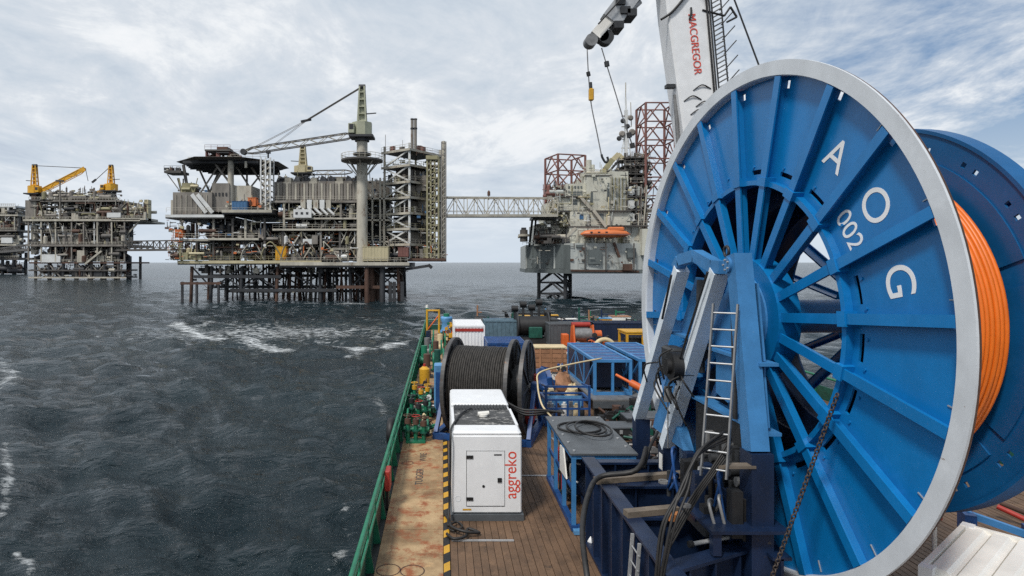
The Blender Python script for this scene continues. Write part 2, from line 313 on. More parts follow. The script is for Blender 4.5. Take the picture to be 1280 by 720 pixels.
# ------------------------------------------------------------------ the sea
def build_sea():
    rng = np.random.default_rng(4)
    nr, na = 700, 760
    r = 9*np.exp(np.linspace(0, math.log(45000/9), nr)); a = np.linspace(R(-62), R(62), na)
    A, Rr = np.meshgrid(a, r); X = Rr*np.sin(A); Y = Rr*np.cos(A)
    dr = np.gradient(r)[:, None]*np.ones_like(X)
    Z = np.zeros_like(X)
    for i in range(60):
        lam = .9*(11/.9)**rng.random(); th = R(75)+rng.normal()*R(38); k = 2*PI/lam
        amp = .0150*lam**.7; ph = rng.random()*2*PI
        att = np.clip((lam/dr-2.2)/2.5, 0, 1)
        p = k*(X*math.cos(th)+Y*math.sin(th))+ph
        Z += amp*att*(np.sin(p)+.25*np.cos(2*p))
    foam = np.zeros_like(X)
    def sea_pt(u, v): y = (EYE-SEA)*FOC/(v-328); return np.array(((u-553)*y/FOC, y))
    def arc(pts, wd, st):
        P = [sea_pt(*p) for p in pts]
        for p, q in zip(P[:-1], P[1:]):
            d = q-p; t = np.clip(((X-p[0])*d[0]+(Y-p[1])*d[1])/(d@d), 0, 1)
            dist = np.hypot(X-p[0]-t*d[0], Y-p[1]-t*d[1])
            np.maximum(foam, st*np.exp(-(dist/wd)**2), out=foam)
    arc([(222, 405), (250, 420), (290, 424), (325, 431), (352, 439)], 2.0, 1.0)
    arc([(265, 402), (240, 412), (262, 424)], 1.6, .8)
    arc([(280, 400), (330, 408), (345, 402)], 1.5, .55)
    arc([(365, 417), (400, 414), (435, 418)], 1.8, .85)
    arc([(420, 434), (450, 438), (480, 434), (505, 426)], 2.0, .95)
    arc([(430, 446), (448, 441)], 1.3, .8)
    arc([(380, 400), (440, 396), (490, 404)], 2.0, .55)
    arc([(0, 455), (18, 470), (8, 485)], 1.3, .75); arc([(5, 560), (12, 600), (2, 640)], .35, .75); arc([(20, 690), (40, 718)], .25, .75)
    arc([(100, 510), (128, 508)], .4, .7); arc([(430, 640), (436, 680), (415, 700)], .3, .45); arc([(470, 490), (480, 520)], .5, .6)
    for u0, u1, v in ((232, 330, 372), (330, 505, 380), (40, 160, 350), (684, 730, 377)): arc([(u0, v), (u1, v)], 2.6 if v > 360 else 4, .85)
    d = np.hypot((X+24)/28, (Y-86)/15); foam = np.maximum(foam, .80*np.exp(-d**2))
    idx = np.arange(nr*na).reshape(nr, na)
    q = np.stack([idx[:-1, :-1], idx[:-1, 1:], idx[1:, 1:], idx[1:, :-1]], -1).reshape(-1, 4)
    vs_ = np.stack([X, Y, Z], -1).reshape(-1, 3)
    # coarse water for the rest of the circle
    na2 = 60; r2 = np.array([9, 30, 100, 400, 2000, 10000, 45000.]); a2 = np.linspace(R(62), R(298), na2)
    A2, R2 = np.meshgrid(a2, r2); v2 = np.stack([R2*np.sin(A2), R2*np.cos(A2), 0*A2], -1).reshape(-1, 3)
    id2 = np.arange(len(r2)*na2).reshape(len(r2), na2)+len(vs_)
    q2 = np.stack([id2[:-1, :-1], id2[:-1, 1:], id2[1:, 1:], id2[1:, :-1]], -1).reshape(-1, 4)
    V = np.concatenate([vs_, v2]); Q = np.concatenate([q, q2])[:, ::-1]
    me = bpy.data.meshes.new('sea'); me.vertices.add(len(V)); me.vertices.foreach_set('co', V.ravel().astype(np.float32))
    me.loops.add(Q.size); me.loops.foreach_set('vertex_index', Q.ravel().astype(np.int32))
    me.polygons.add(len(Q)); me.polygons.foreach_set('loop_start', np.arange(0, Q.size, 4, dtype=np.int32))
    me.polygons.foreach_set('use_smooth', np.ones(len(Q), bool))
    at_ = me.attributes.new('foam', 'FLOAT', 'POINT'); at_.data.foreach_set('value', np.concatenate([foam.ravel(), np.zeros(len(v2))]).astype(np.float32))
    me.update(calc_edges=True); me.validate()
    me.materials.append(sea_material())
    o = bpy.data.objects.new('sea', me); COL.objects.link(o); o.location = (0, 0, SEA); structure(o)
build_sea()

# ------------------------------------------------------------------ own vessel: hull and deck (the ground of the scene)
def build_deck():
    m = MB(); m.prism([(-1.95, -12), (20.8, -12), (20.8, 68), (-1.95, 68)], -6, -.16)
    structure(obj('ship_hull', m, M['green_dk']))
    dk = structure(obj('deck', MB().box(-1.9, 20.7, -11, 67.8, -.16, -.05), M['dark_steel']))
    # steel walkway plates along the port side, each with its weld seam
    y = 8.0
    while y < 67:
        L_ = 3.0; obj('walkway_plate', MB().box(-1.62, .02, y+.01, min(y+L_, 67.8)-.01, -.05, 0), M['walkway'], dk); y += L_
    # timber sheathing: planks along the deck
    rnd = random.Random(5); wd = .19; x = .20; i = 0
    while x < 4.6:
        y = 8.0+rnd.random()*4
        while y < 32:
            l = 6.5+rnd.random()*3
            obj('plank', MB().box(x+.007, x+wd-.007, y+.008, y+l-.008, -.05, -.006+rnd.random()*.012), M['wood'], dk); y += l
        x += wd; i += 1
    m = MB(); xx = .20
    while xx < 20.5:
        y = -8+rnd.random()*3
        while y < 67:
            l = 4+rnd.random()*2
            if not (xx < 4.6 and y > 9 and y+l < 33) and not (xx < 4.6 and 5 < y < 32): m.box(xx+.012, xx+wd-.012, y+.01, min(y+l, 67.6)-.01, -.05, -.004+rnd.random()*.01)
            y += l
        xx += wd
    obj('planking', m, M['wood'], dk, stuff=True)
    for yy, x0, x1 in ((16.25, .25, 1.9), (21.2, 2.2, 3.7)):
        obj('steel_strip', MB().box(x0, x1, yy, yy+.07, .002, .03), M['galv'], dk)
    # hazard edge: yellow and black painted blocks on a low coaming
    obj('coaming', MB().box(.03, .19, 8, 67.6, -.05, .05), M['black'], dk)
    yy = 9.0
    while yy < 46:
        m = MB(); a = .05; y0, y1 = yy, yy+.42; s_ = .14
        m.add([(.034, y0, .0535), (.186, y0+s_, .0535), (.186, y1+s_, .0535), (.034, y1, .0535), (.034, y0, .0505), (.186, y0+s_, .0505), (.186, y1+s_, .0505), (.034, y1, .0505)],
              [(0, 1, 2, 3), (7, 6, 5, 4), (0, 4, 5, 1), (1, 5, 6, 2), (2, 6, 7, 3), (3, 7, 4, 0)])
        obj('hazard_stripe', m, M['yellow'], dk); yy += .92
    # painted rings and stencil
    for (x, y, r_, mm) in ((-1.28, 22.6, .22, 'red'), (-1.3, 14.75, .3, 'dark_steel'), (-.72, 14.7, .3, 'dark_steel')):
        obj('painted_ring', MB().lathe([(r_, .004), (r_, .006), (r_-.03, .006), (r_-.03, .004)], 28, 'z', (x, y, 0)), M['p_rust'], dk)
    return dk
DECK = build_deck()

def lettering(text, size, matname, Mx, parent, depth=.006, name='lettering', squash=1.0, space=1.0):
    cu = bpy.data.curves.new(name, 'FONT'); cu.body = text; cu.size = size; cu.extrude = depth; cu.align_x = 'CENTER'; cu.align_y = 'CENTER'; cu.resolution_u = 8; cu.space_character = space
    t = bpy.data.objects.new(name, cu); COL.objects.link(t); dg = bpy.context.evaluated_depsgraph_get()
    me = bpy.data.meshes.new_from_object(t.evaluated_get(dg)); bpy.data.objects.remove(t); bpy.data.curves.remove(cu)
    me.transform(Mx @ Matrix.Diagonal((squash, 1, 1, 1))); me.materials.clear(); me.materials.append(M[matname])
    return obj(name, me, None, parent)
def frame_matrix(o, ex, ey):
    ex = Vector(ex).normalized(); ey = Vector(ey).normalized(); ez = ex.cross(ey)
    return Matrix(((ex.x, ey.x, ez.x, o[0]), (ex.y, ey.y, ez.y, o[1]), (ex.z, ey.z, ez.z, o[2]), (0, 0, 0, 1)))
lettering('TUGGER', .36, 'dark_steel', frame_matrix((-.78, 21.2, .004), (0, 1, 0), (-1, 0, 0)), DECK, .002, squash=1.15)
lettering('WIRE', .36, 'dark_steel', frame_matrix((-.72, 23.3, .004), (0, 1, 0), (-1, 0, 0)), DECK, .002, squash=1.1)

# ------------------------------------------------------------------ port side rail
def build_rail():
    t = thing('guard_rail', 'long green painted bulwark rail along the left edge of the ship deck', 'railing', (-1.8, 8, 0))
    L_ = 59.5
    obj('cap_rail', MB().tube((0, 0, 1.2), (0, L_, 1.2), .06, 8), M['green'], t)
    obj('bulwark_plate', MB().box(-.05, -.02, 0, L_, -.16, .78), M['green_dk'], t)
    obj('middle_rail', MB().tube((0, 0, .98), (0, L_, .98), .035, 6), M['green'], t)
    obj('kick_rail', MB().tube((.02, 0, .74), (.02, L_, .74), .04, 6), M['green'], t)
    y = .5
    while y < L_:
        m = MB().box(-.02, .045, y-.02, y+.02, -.05, 1.2); m.add([(.045, y-.015, -.05), (.045, y+.015, -.05), (.17, y+.015, -.05), (.17, y-.015, -.05), (.045, y-.015, .7), (.045, y+.015, .7)],
              [(0, 1, 2, 3), (0, 3, 4), (1, 5, 2), (3, 2, 5, 4), (0, 4, 5, 1)])
        obj('stanchion', m, M['green'], t); y += 1.55
    for (y, w_, hz) in ((8.3, 2.6, .72), (16.2, 1.6, .5)):
        obj('scupper_opening', MB().box(-.018, .03, y, y+w_, .02, hz), M['black'], t)
    f = thing('hose_box', 'small red hose box fixed inside the green rail', 'box', (-1.66, 18.6, 0)); obj('box', MB().box(-.07, .09, -.28, .28, .55, 1.15, ch=.02), M['red'], f); obj('leg', MB().box(-.04, .04, -.2, .2, 0, .55), M['black'], f)
    f2 = tag(obj('tyre_fender', MB().lathe([(.42+.15*math.cos(q*PI/6), .17*math.sin(q*PI/6)) for q in range(12)], 24, 'x', (-2.14, 25.6, .35), smooth=True), M['black']), 'black rubber tyre fender hanging outside the green rail', 'fender')
build_rail()

# ------------------------------------------------------------------ the big blue cable reel
RC = Vector((6.445, 13.15, 6.235)); RTH = R(5.1); RR = 5.25
def build_reel():
    t = thing('cable_reel', 'huge blue steel cable reel with pale grey rim and white letters', 'cable reel', RC, RTH)
    N_ = 20; A0 = R(4.3)
    # rim
    obj('rim', MB().lathe([(RR, -.01), (RR, .03), (5.03, .07), (5.0, .31), (4.95, .31), (4.95, .03), (4.97, -.01)], 160, 'x'), M['rim_grey'], t)
    obj('rim_edge', MB().lathe([(RR-.01, .032), (RR-.01, .075), (5.06, .12), (5.04, .072)], 160, 'x'), M['p_rust'], t)
    # flange web: polar sheet with lifting holes near the rim and slots near the inner ring
    def web(r_in, rings, x0, x1, holes, na=240, rot=A0, name='flange_web', mt='reel_blue'):
        m = MB(); nr = len(rings)
        def P(i, j, x): a = rot+2*PI*(i % na)/na; return (x, -rings[j]*math.cos(a), rings[j]*math.sin(a))
        keep = [[not holes(i, j) for j in range(nr-1)] for i in range(na)]
        vid = {}
        def V(i, j, k):
            key = (i % na, j, k)
            if key not in vid: vid[key] = len(m.v); m.v.append(P(i, j, (x0, x1)[k]))
            return vid[key]
        for i in range(na):
            for j in range(nr-1):
                if not keep[i][j]: continue
                m.f.append((V(i, j, 0), V(i+1, j, 0), V(i+1, j+1, 0), V(i, j+1, 0))); m.f.append((V(i, j, 1), V(i, j+1, 1), V(i+1, j+1, 1), V(i+1, j, 1)))
                if j == 0 or not keep[i][j-1]: m.f.append((V(i, j, 0), V(i, j, 1), V(i+1, j, 1), V(i+1, j, 0)))
                if j == nr-2 or not keep[i][j+1]: m.f.append((V(i, j+1, 0), V(i+1, j+1, 0), V(i+1, j+1, 1), V(i, j+1, 1)))
                if not keep[i-1][j]: m.f.append((V(i, j, 0), V(i, j+1, 0), V(i, j+1, 1), V(i, j, 1)))
                if not keep[(i+1) % na][j]: m.f.append((V(i+1, j, 0), V(i+1, j, 1), V(i+1, j+1, 1), V(i+1, j+1, 0)))
        m.sm = [False]*len(m.f)
        return obj(name, m, M[mt], t)
    rings = [2.9, 3.03, 3.13, 3.6, 4.1, 4.58, 4.72, 4.87, 4.96]
    def holes(i, j):
        k = i % 12
        if j == 6 and k == 11: return True
        if j == 1 and 3 <= k <= 8 and (i//12) % 20 not in (1, 5, 9): return True
        return False
    web(2.9, rings, .20, .24, holes)
    obj('inner_ring', MB().lathe([(2.90, .06), (2.90, .34), (2.80, .34), (2.80, .06)], 120, 'x'), M['reel_blue'], t)
    # hub
    obj('hub', MB().lathe([(1.28, -.05), (1.28, .42), (.55, .42), (.55, -.22), (.82, -.22), (.82, -.05)], 64, 'x'), M['reel_blue'], t)
    obj('axle', MB().tube((-.30, 0, 0), (3.9, 0, 0), .36, 32), M['reel_blue'], t)
    hb = obj('hub_plate', MB().lathe([(.95, -.10), (.95, -.055), (.36, -.055), (.36, -.10)], 48, 'x'), M['tower_blue'], t)
    for k in range(N_):
        a = A0+2*PI*k/N_; T = Matrix.Rotation(-(a-PI), 4, 'X')      # local +y of the rib points outwards at angle a
        m = MB(); m.box(.0, .035, 1.27, 4.95, -.09, .09, T); m.box(.035, .20, 1.27, 4.95, -.022, .022, T)
        obj('rib', m, M['reel_blue'], t)
        mb = MB().box(-.03, .30, 2.80, 2.98, -.13, .13, T); obj('rib_bracket', mb, M['reel_blue'], t)
        obj('hole_collar', MB().box(.182, .199, 4.70, 4.89, -.30, -.285, T), M['galv'], t)
    # drum between the flanges
    obj('drum', MB().lathe([(2.86, .34), (2.86, 2.99), (2.80, 2.99), (2.80, .34)], 96, 'x', smooth=False), M['navy'], t)
    obj('slot_shade_ring', MB().lathe([(3.25, .335), (3.25, .39), (2.865, .39), (2.865, .335)], 96, 'x'), M['navy'], t)  # navy ring added behind the slots to make them look dark
    for x in (1.1, 2.1): obj('drum_ring', MB().lathe([(2.79, x), (2.79, x+.06), (2.45, x+.06), (2.45, x)], 72, 'x'), M['navy'], t)
    # far flange
    r2 = 3.98; rings2 = [2.8, 2.95, 3.2, 3.46, 3.58, 3.68, 3.78, r2]
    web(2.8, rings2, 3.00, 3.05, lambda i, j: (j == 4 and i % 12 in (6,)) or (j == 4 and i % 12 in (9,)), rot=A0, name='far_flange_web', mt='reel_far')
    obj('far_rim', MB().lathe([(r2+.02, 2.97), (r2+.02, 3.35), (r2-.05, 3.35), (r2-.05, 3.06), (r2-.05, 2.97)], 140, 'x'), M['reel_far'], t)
    for k in range(0, N_, 3):
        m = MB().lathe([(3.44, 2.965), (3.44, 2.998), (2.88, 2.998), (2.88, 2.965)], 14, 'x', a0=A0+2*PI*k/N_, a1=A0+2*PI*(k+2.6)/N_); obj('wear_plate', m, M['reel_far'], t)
    for k in range(N_):
        a = A0+2*PI*k/N_; T = Matrix.Rotation(-(a-PI), 4, 'X')
        m = MB(); m.box(3.33, 3.36, 1.0, 3.93, -.08, .08, T); m.box(3.06, 3.33, 1.0, 3.93, -.02, .02, T); obj('far_rib', m, M['reel_blue'], t)
    obj('far_hub', MB().lathe([(1.05, 2.9), (1.05, 3.4), (.37, 3.4), (.37, 2.9)], 48, 'x'), M['reel_blue'], t)
    for k in range(40):
        a = A0+R(3)+2*PI*k/40; T = Matrix.Rotation(-(a-PI), 4, 'X'); obj('ring_bolt', MB().tube(T @ Vector((.175, 3.2, 0)), T @ Vector((.199, 3.2, 0)), .03, 6), M['reel_blue'], t)
    # letters on the near flange, reading round the rim
    for txt, ang, r_, s_ in (('A', 50.5, 3.9, .78), ('O', 31.8, 3.92, .78), ('G', 12.9, 3.9, .78), ('002', 31.4, 3.27, .50)):
        a = R(ang); rad = Vector((0, -math.cos(a), math.sin(a))); tan = Vector((0, -math.sin(a), -math.cos(a)))
        lettering(txt, s_, 'letter', frame_matrix(Vector((.196, 0, 0))+rad*r_, tan, rad), t, .003)
    return t
REEL = build_reel()
def build_cable():
    t = thing('wound_cable', 'bright orange cable wound in many turns on the big blue reel', 'cable', RC, RTH)
    rnd = random.Random(2); d = .088; x = .40; k = 0
    while x < 2.78:
        rr = 3.08+rnd.random()*.028
        obj('cable_turn', MB().lathe([(rr+d/2*.99*math.cos(q*PI/4), x+d/2*.99*math.sin(q*PI/4)) for q in range(8)], 110, 'x', smooth=True), M['orange'], t); x += d
    obj('inner_layers', MB().lathe([(3.06, .40), (3.06, 2.80), (2.87, 2.80), (2.87, .40)], 72, 'x', smooth=False), M['orange'], t)
build_cable()

# ------------------------------------------------------------------ reel tower and skid base
def build_tower():
    t = thing('reel_tower', 'tall blue steel tower with worn white beams carrying the big reel', 'reel stand', (5.75, 13.2, 0))
    def loc(x, y, z): return Vector((x-5.75, y-13.2, z))
    up = (-1, 0, 0)
    leg_top, leg_bot = loc(5.75, 11.90, 7.55), loc(5.75, 11.25, 3.95)
    m = MB().beam(leg_top, leg_bot, .35, .34, up); obj('leg', m, M['tower_blue'], t)
    obj('pedestal', MB().box(-.2, .2, -2.2, -1.75, .1, 3.95), M['navy'], t)
    a, b = loc(5.68, 12.58, 7.22), loc(5.68, 15.55, 2.75)
    obj('sloping_beam', MB().beam(a, b, .27, .30, up), M['worn_blue'], t, label='middle sloping beam with flaked white paint')
    a2, b2 = loc(5.68, 14.55, 7.25), loc(5.68, 17.75, 2.9)
    obj('sloping_beam', MB().beam(a2, b2, .25, .30, up), M['worn_blue'], t, label='left sloping beam with flaked white paint')
    obj('foot_post', MB().box(-.2, .2, 2.2, 2.58, .1, 2.75), M['navy'], t); obj('foot_post', MB().box(-.2, .2, 4.36, 4.72, .1, 2.9), M['navy'], t)
    obj('white_stencil', MB().box(-.205, -.203, 2.26, 2.5, 2.15, 2.55), M['dirty_white'], t)
    # crossbar at the top
    m = MB(); P = [loc(5.65, 14.75, 7.25), loc(5.65, 14.5, 7.45), loc(5.65, 13.6, 7.55), loc(5.65, 12.7, 7.32), loc(5.65, 12.3, 7.3)]
    for p, q in zip(P[:-1], P[1:]): m.beam(p, q, .26, .22, up)
    obj('crossbar', m, M['tower_blue'], t)
    obj('bearing_housing', MB().tube(loc(6.05, 13.15, 6.235), loc(6.3, 13.2, 6.235), .5, 32), M['tower_blue'], t)
    obj('pivot_cap', MB().tube(loc(5.53, 11.95, 7.35), loc(5.98, 11.95, 7.35), .15, 24), M['tower_blue'], t)
    for k in range(5):
        q = R(72*k); obj('bolt', MB().tube(loc(5.50, 11.95+.1*math.cos(q), 7.35+.1*math.sin(q)), loc(5.53, 11.95+.1*math.cos(q), 7.35+.1*math.sin(q)), .02, 6), M['galv'], t)
    obj('eye_bolt', MB().lathe([(.1+.03*math.cos(q*PI/4), .03*math.sin(q*PI/4)) for q in range(8)], 16, 'x', loc(5.7, 12.3, 7.62), smooth=True), M['dark_steel'], t)
    # plating between the beams, with an opening
    def plate(x, yz, th=.04, name='web_plate', mt='tower_blue'):
        m = MB(); n = len(yz); vs_ = [loc(x+d, y, z) for d in (0, th) for y, z in yz]
        m.add(vs_, [tuple(range(n))[::-1], tuple(range(n, 2*n))]+[(i, (i+1) % n, n+(i+1) % n, n+i) for i in range(n)]); return obj(name, m, M[mt], t)
    plate(6.0, [(11.7, 7.0), (12.6, 7.0), (13.55, 5.55), (11.45, 5.55)])
    plate(6.0, [(11.45, 5.48), (13.55, 5.48), (13.45, 5.3), (13.45, 4.55), (12.9, 4.45), (12.5, 4.6), (12.5, 5.1), (12.2, 5.3), (11.45, 5.3)])
    plate(6.0, [(11.45, 5.3), (12.2, 5.3), (12.5, 5.1), (12.5, 4.35), (11.3, 4.35)])
    plate(6.03, [(13.0, 7.0), (14.6, 7.05), (15.6, 5.6), (13.9, 5.6)])
    plate(6.06, [(12.5, 7.0), (13.1, 7.0), (14.0, 5.6), (13.4, 5.5)])
    plate(6.03, [(14.7, 4.6), (16.3, 4.6), (17.3, 3.1), (15.6, 3.1)])
    for (y0, y1, z) in ((11.3, 13.5, 5.51), (11.2, 14.4, 4.25), (13.9, 15.9, 5.6), (14.6, 16.6, 4.7)):
        obj('shelf_plate', MB().box(.10, .45, y0-13.2, y1-13.2, z-.03, z+.03), M['tower_blue'], t)
    # hydraulic lift cylinder and stem between the two beams
    obj('lift_cylinder', MB().tube(loc(5.9, 13.9, 7.0), loc(5.9, 13.95, 5.4), .13, 16).tube(loc(5.9, 13.95, 5.4), loc(5.9, 13.95, 4.9), .07, 12), M['dark_steel'], t)
    obj('lift_cylinder', MB().tube(loc(5.8, 12.25, 7.2), loc(5.8, 12.15, 4.3), .05, 12), M['dark_steel'], t)
    obj('drive_motor', MB().tube(loc(5.30, 14.3, 4.98), loc(5.75, 14.3, 4.98), .33, 24).tube(loc(5.2, 14.3, 4.98), loc(5.3, 14.3, 4.98), .18, 18), M['black'], t)
    obj('gearbox', MB().box(-.32, .05, 1.35, 2.05, 4.62, 5.35, ch=.05), M['dark_steel'], t)
    obj('machine_base', MB().prism([(1.3, 2.95), (3.4, 2.95), (3.2, 3.35), (2.6, 3.7), (2.2, 3.7), (1.6, 3.3)], -.05, .2, Matrix(((0, 0, 1, 0), (1, 0, 0, 0), (0, 1, 0, 0), (0, 0, 0, 1)))), M['tower_blue'], t)
    rnd = random.Random(8)
    for k in range(12):
        p = loc(5.3+rnd.random()*.3, 13.9+rnd.random()*1.3, 4.5+rnd.random()*.9); q = p+Vector((rnd.uniform(-.15, .15), rnd.uniform(-.6, .6), rnd.uniform(-1.0, -.3)))
        obj('hydraulic_hose', MB().path(spline([p, (p+q)/2+Vector((-.18, rnd.uniform(-.2, .2), .15)), q], 5), .022, 6), M['hose'], t)
    for k in range(7):
        y = 11.6+.28*k; obj('valve', MB().tube(loc(5.55, y, 3.25+.1*(k % 3)), loc(5.9, y, 3.25+.1*(k % 3)), .09, 12).box(-.05, .2, y-13.28, y-13.12, 3.45, 3.75), M['dark_steel' if k % 3 else 'steel'], t)
    obj('hook_block', MB().tube(loc(5.35, 14.55, 4.45), loc(5.35, 14.55, 4.1), .09, 10).tube(loc(5.35, 14.55, 4.1), loc(5.35, 14.55, 3.0), .015, 5), M['steel'], t)
    obj('machinery_panel', MB().box(.12, .2, -1.7, 1.0, 2.7, 4.2), M['black'], t)
    # worn white lettering left on the sloping beams: only the ring-shaped last letter is legible
    for bb, aa in ((b, a), (b2, a2)):
        d = (aa-bb).normalized(); side = d.cross(Vector((-1, 0, 0)))
        lettering('O', .30, 'letter', frame_matrix(bb+d*.75+Vector((-.153, 0, 0)), -side, d), t, .003)
    # railing wire
    m = MB()
    for p, q in ((loc(5.45, 12.6, 7.2), loc(5.45, 14.2, 5.0)), (loc(5.45, 14.6, 7.1), loc(5.45, 15.2, 6.0))): m.tube(p, q, .03, 6)
    obj('grab_bar', m, M['dark_steel'], t)
build_tower()
def build_base():
    t = thing('reel_skid', 'dark navy steel skid base of open compartments under the reel tower', 'skid', (3.74, 10.9, 0))
    def ibeam_wall(p, q, z0, z1, th=.05, fl=.34, ribs=6):
        p, q = Vector(p), Vector(q); d = (q-p).normalized(); n = Vector((-d.y, d.x, 0)); parts = []
        m = MB().beam((p.x, p.y, (z0+z1)/2), (q.x, q.y, (z0+z1)/2), th, z1-z0-.06); w_ = obj('side_wall', m, M['navy'], t)
        for z in (z1-.03, z0+.03): obj('wall_flange', MB().beam((p.x, p.y, z), (q.x, q.y, z), fl, .06), M['navy'], t)
        for k in range(ribs):
            c = p+(q-p)*((k+.5)/ribs); obj('stiffener', MB().beam((c.x-n.x*fl*.45, c.y-n.y*fl*.45, (z0+z1)/2), (c.x+n.x*fl*.45, c.y+n.y*fl*.45, (z0+z1)/2), .04, z1-z0-.13), M['navy'], t)
    ibeam_wall((.15, -1.0, 0), (.15, 5.5, 0), .06, 2.2, ribs=8)
    ibeam_wall((2.25, -.1, 0), (2.25, 5.5, 0), .06, 2.2, ribs=4)
    ibeam_wall((.18, -.35, 0), (2.42, .72, 0), .06, 2.17, ribs=4)
    for y, z in ((1.75, 2.19), (3.5, 2.19), (5.2, 2.19)): ibeam_wall((.34, y, 0), (2.06, y, 0), .5, z, fl=.26, ribs=2)
    obj('floor_plate', MB().box(.2, 2.2, -.6, 5.4, .03, .06), M['navy'], t)
    obj('inner_tank', MB().box(1.35, 2.0, 2.0, 3.3, .1, 1.7, ch=.04), M['navy'], t)
    obj('machinery_deck', MB().box(1.0, 2.4, -.1, 1.5, 2.6, 2.66), M['navy'], t)
    obj('machinery_post', MB().box(1.05, 1.2, -.05, .1, 2.2, 2.6), M['navy'], t)
    rv = random.Random(44)
    for k in range(34):
        p_ = Vector((rv.uniform(1.1, 2.25), rv.uniform(.2, 2.6), 2.68)); m = MB(); h_ = rv.uniform(.1, .75); m_ = ('black', 'dark_steel', 'steel', 'navy', 'hose', 'frame_blue')[k % 6]
        if k % 3 == 0: m.box(p_.x-.1, p_.x+.1, p_.y-.1, p_.y+.12, 2.4, 2.68+h_)
        elif k % 3 == 1: m.tube((p_.x, p_.y, 2.3), (p_.x, p_.y, 2.68+h_), .045, 8)
        else: m.path(spline([(p_.x, p_.y, 2.5), (p_.x-.1, p_.y+.1, 2.8+h_), (p_.x+.1, p_.y+.4, 2.7+h_), (p_.x, p_.y+.6, 2.5)], 4), .03, 6)
        obj('control_valve', m, M[m_], t)
    obj('front_box', MB().box(1.15, 2.2, .55, 1.6, 2.24, 2.55, ch=.03), M['dark_steel'], t)
    def rest(name, label, cat, p, q, w_, h, mt):
        tag(obj(name, MB().beam(p, q, w_, h), M[mt]), label, cat)
    rest('timber_beam', 'weathered grey timber laid across the rear compartment of the navy skid', 'timber', (3.6, 14.45, 2.26), (5.9, 14.9, 2.26), .2, .12, 'grey_wood')
    rest('timber_beam', 'weathered grey timber laid across the middle of the navy skid', 'timber', (3.75, 12.55, 2.26), (4.9, 12.8, 2.26), .2, .12, 'grey_wood')
    rest('timber_offcut', 'fresh orange brown timber end lying on the navy skid', 'timber', (4.55, 12.33, 2.27), (5.25, 12.55, 2.27), .14, .13, 'new_wood')
    s_ = thing('telescopic_strut', 'bright metal strut lying on the front beam of the navy skid', 'strut', (4.55, 11.15, 2.28))
    obj('rod', MB().tube((0, 0, 0), (.75, .22, .02), .04, 10), M['galv'], s_); obj('sleeve', MB().tube((.75, .22, .02), (1.7, .5, .04), .055, 10), M['navy'], s_); obj('end_cap', MB().tube((-.08, -.02, 0), (0, 0, 0), .06, 10), M['black'], s_)
build_base()
def build_ladder():
    t = thing('ladder', 'grey aluminium ladder leaning against the blue reel tower', 'ladder', (5.05, 11.1, 3.35))
    top = at(907, 380, 11.55); bot = at(892, 597, 11.0); d = top-bot; w_ = Vector((.30, -.17, 0)).normalized()*.21
    o = Vector((5.05, 11.1, 3.35)); b0 = bot-o; d1 = d
    for s_ in (-1, 1): obj('side_rail', MB().beam(b0+w_*s_, b0+d1+w_*s_, .03, .07, (1, 1, 0)), M['steel'], t)
    n = 10
    for k in range(n): c = b0+d1*((k+.45)/n); obj('rung', MB().tube(c-w_, c+w_, .018, 8), M['galv'], t)
    tag(obj('scaffold_plank', MB().box(4.95, 5.62, 10.98, 11.18, 3.70, 3.75), M['grey_wood']), 'pale plank lying level beside the ladder foot', 'plank')
    s2 = thing('short_ladder', 'short pale ladder standing against the left wall of the navy skid', 'ladder', (3.5, 11.4, .0))
    for y in (0, .42): obj('side_rail', MB().beam((0, y, 0), (.18, y+.05, 2.15), .04, .06, (1, 0, 0)), M['galv'], s2)
    for k in range(7): z = .25+.28*k; obj('rung', MB().tube((z*.084, 0, z), (z*.084, .43, z), .016, 6), M['galv'], s2)
build_ladder()
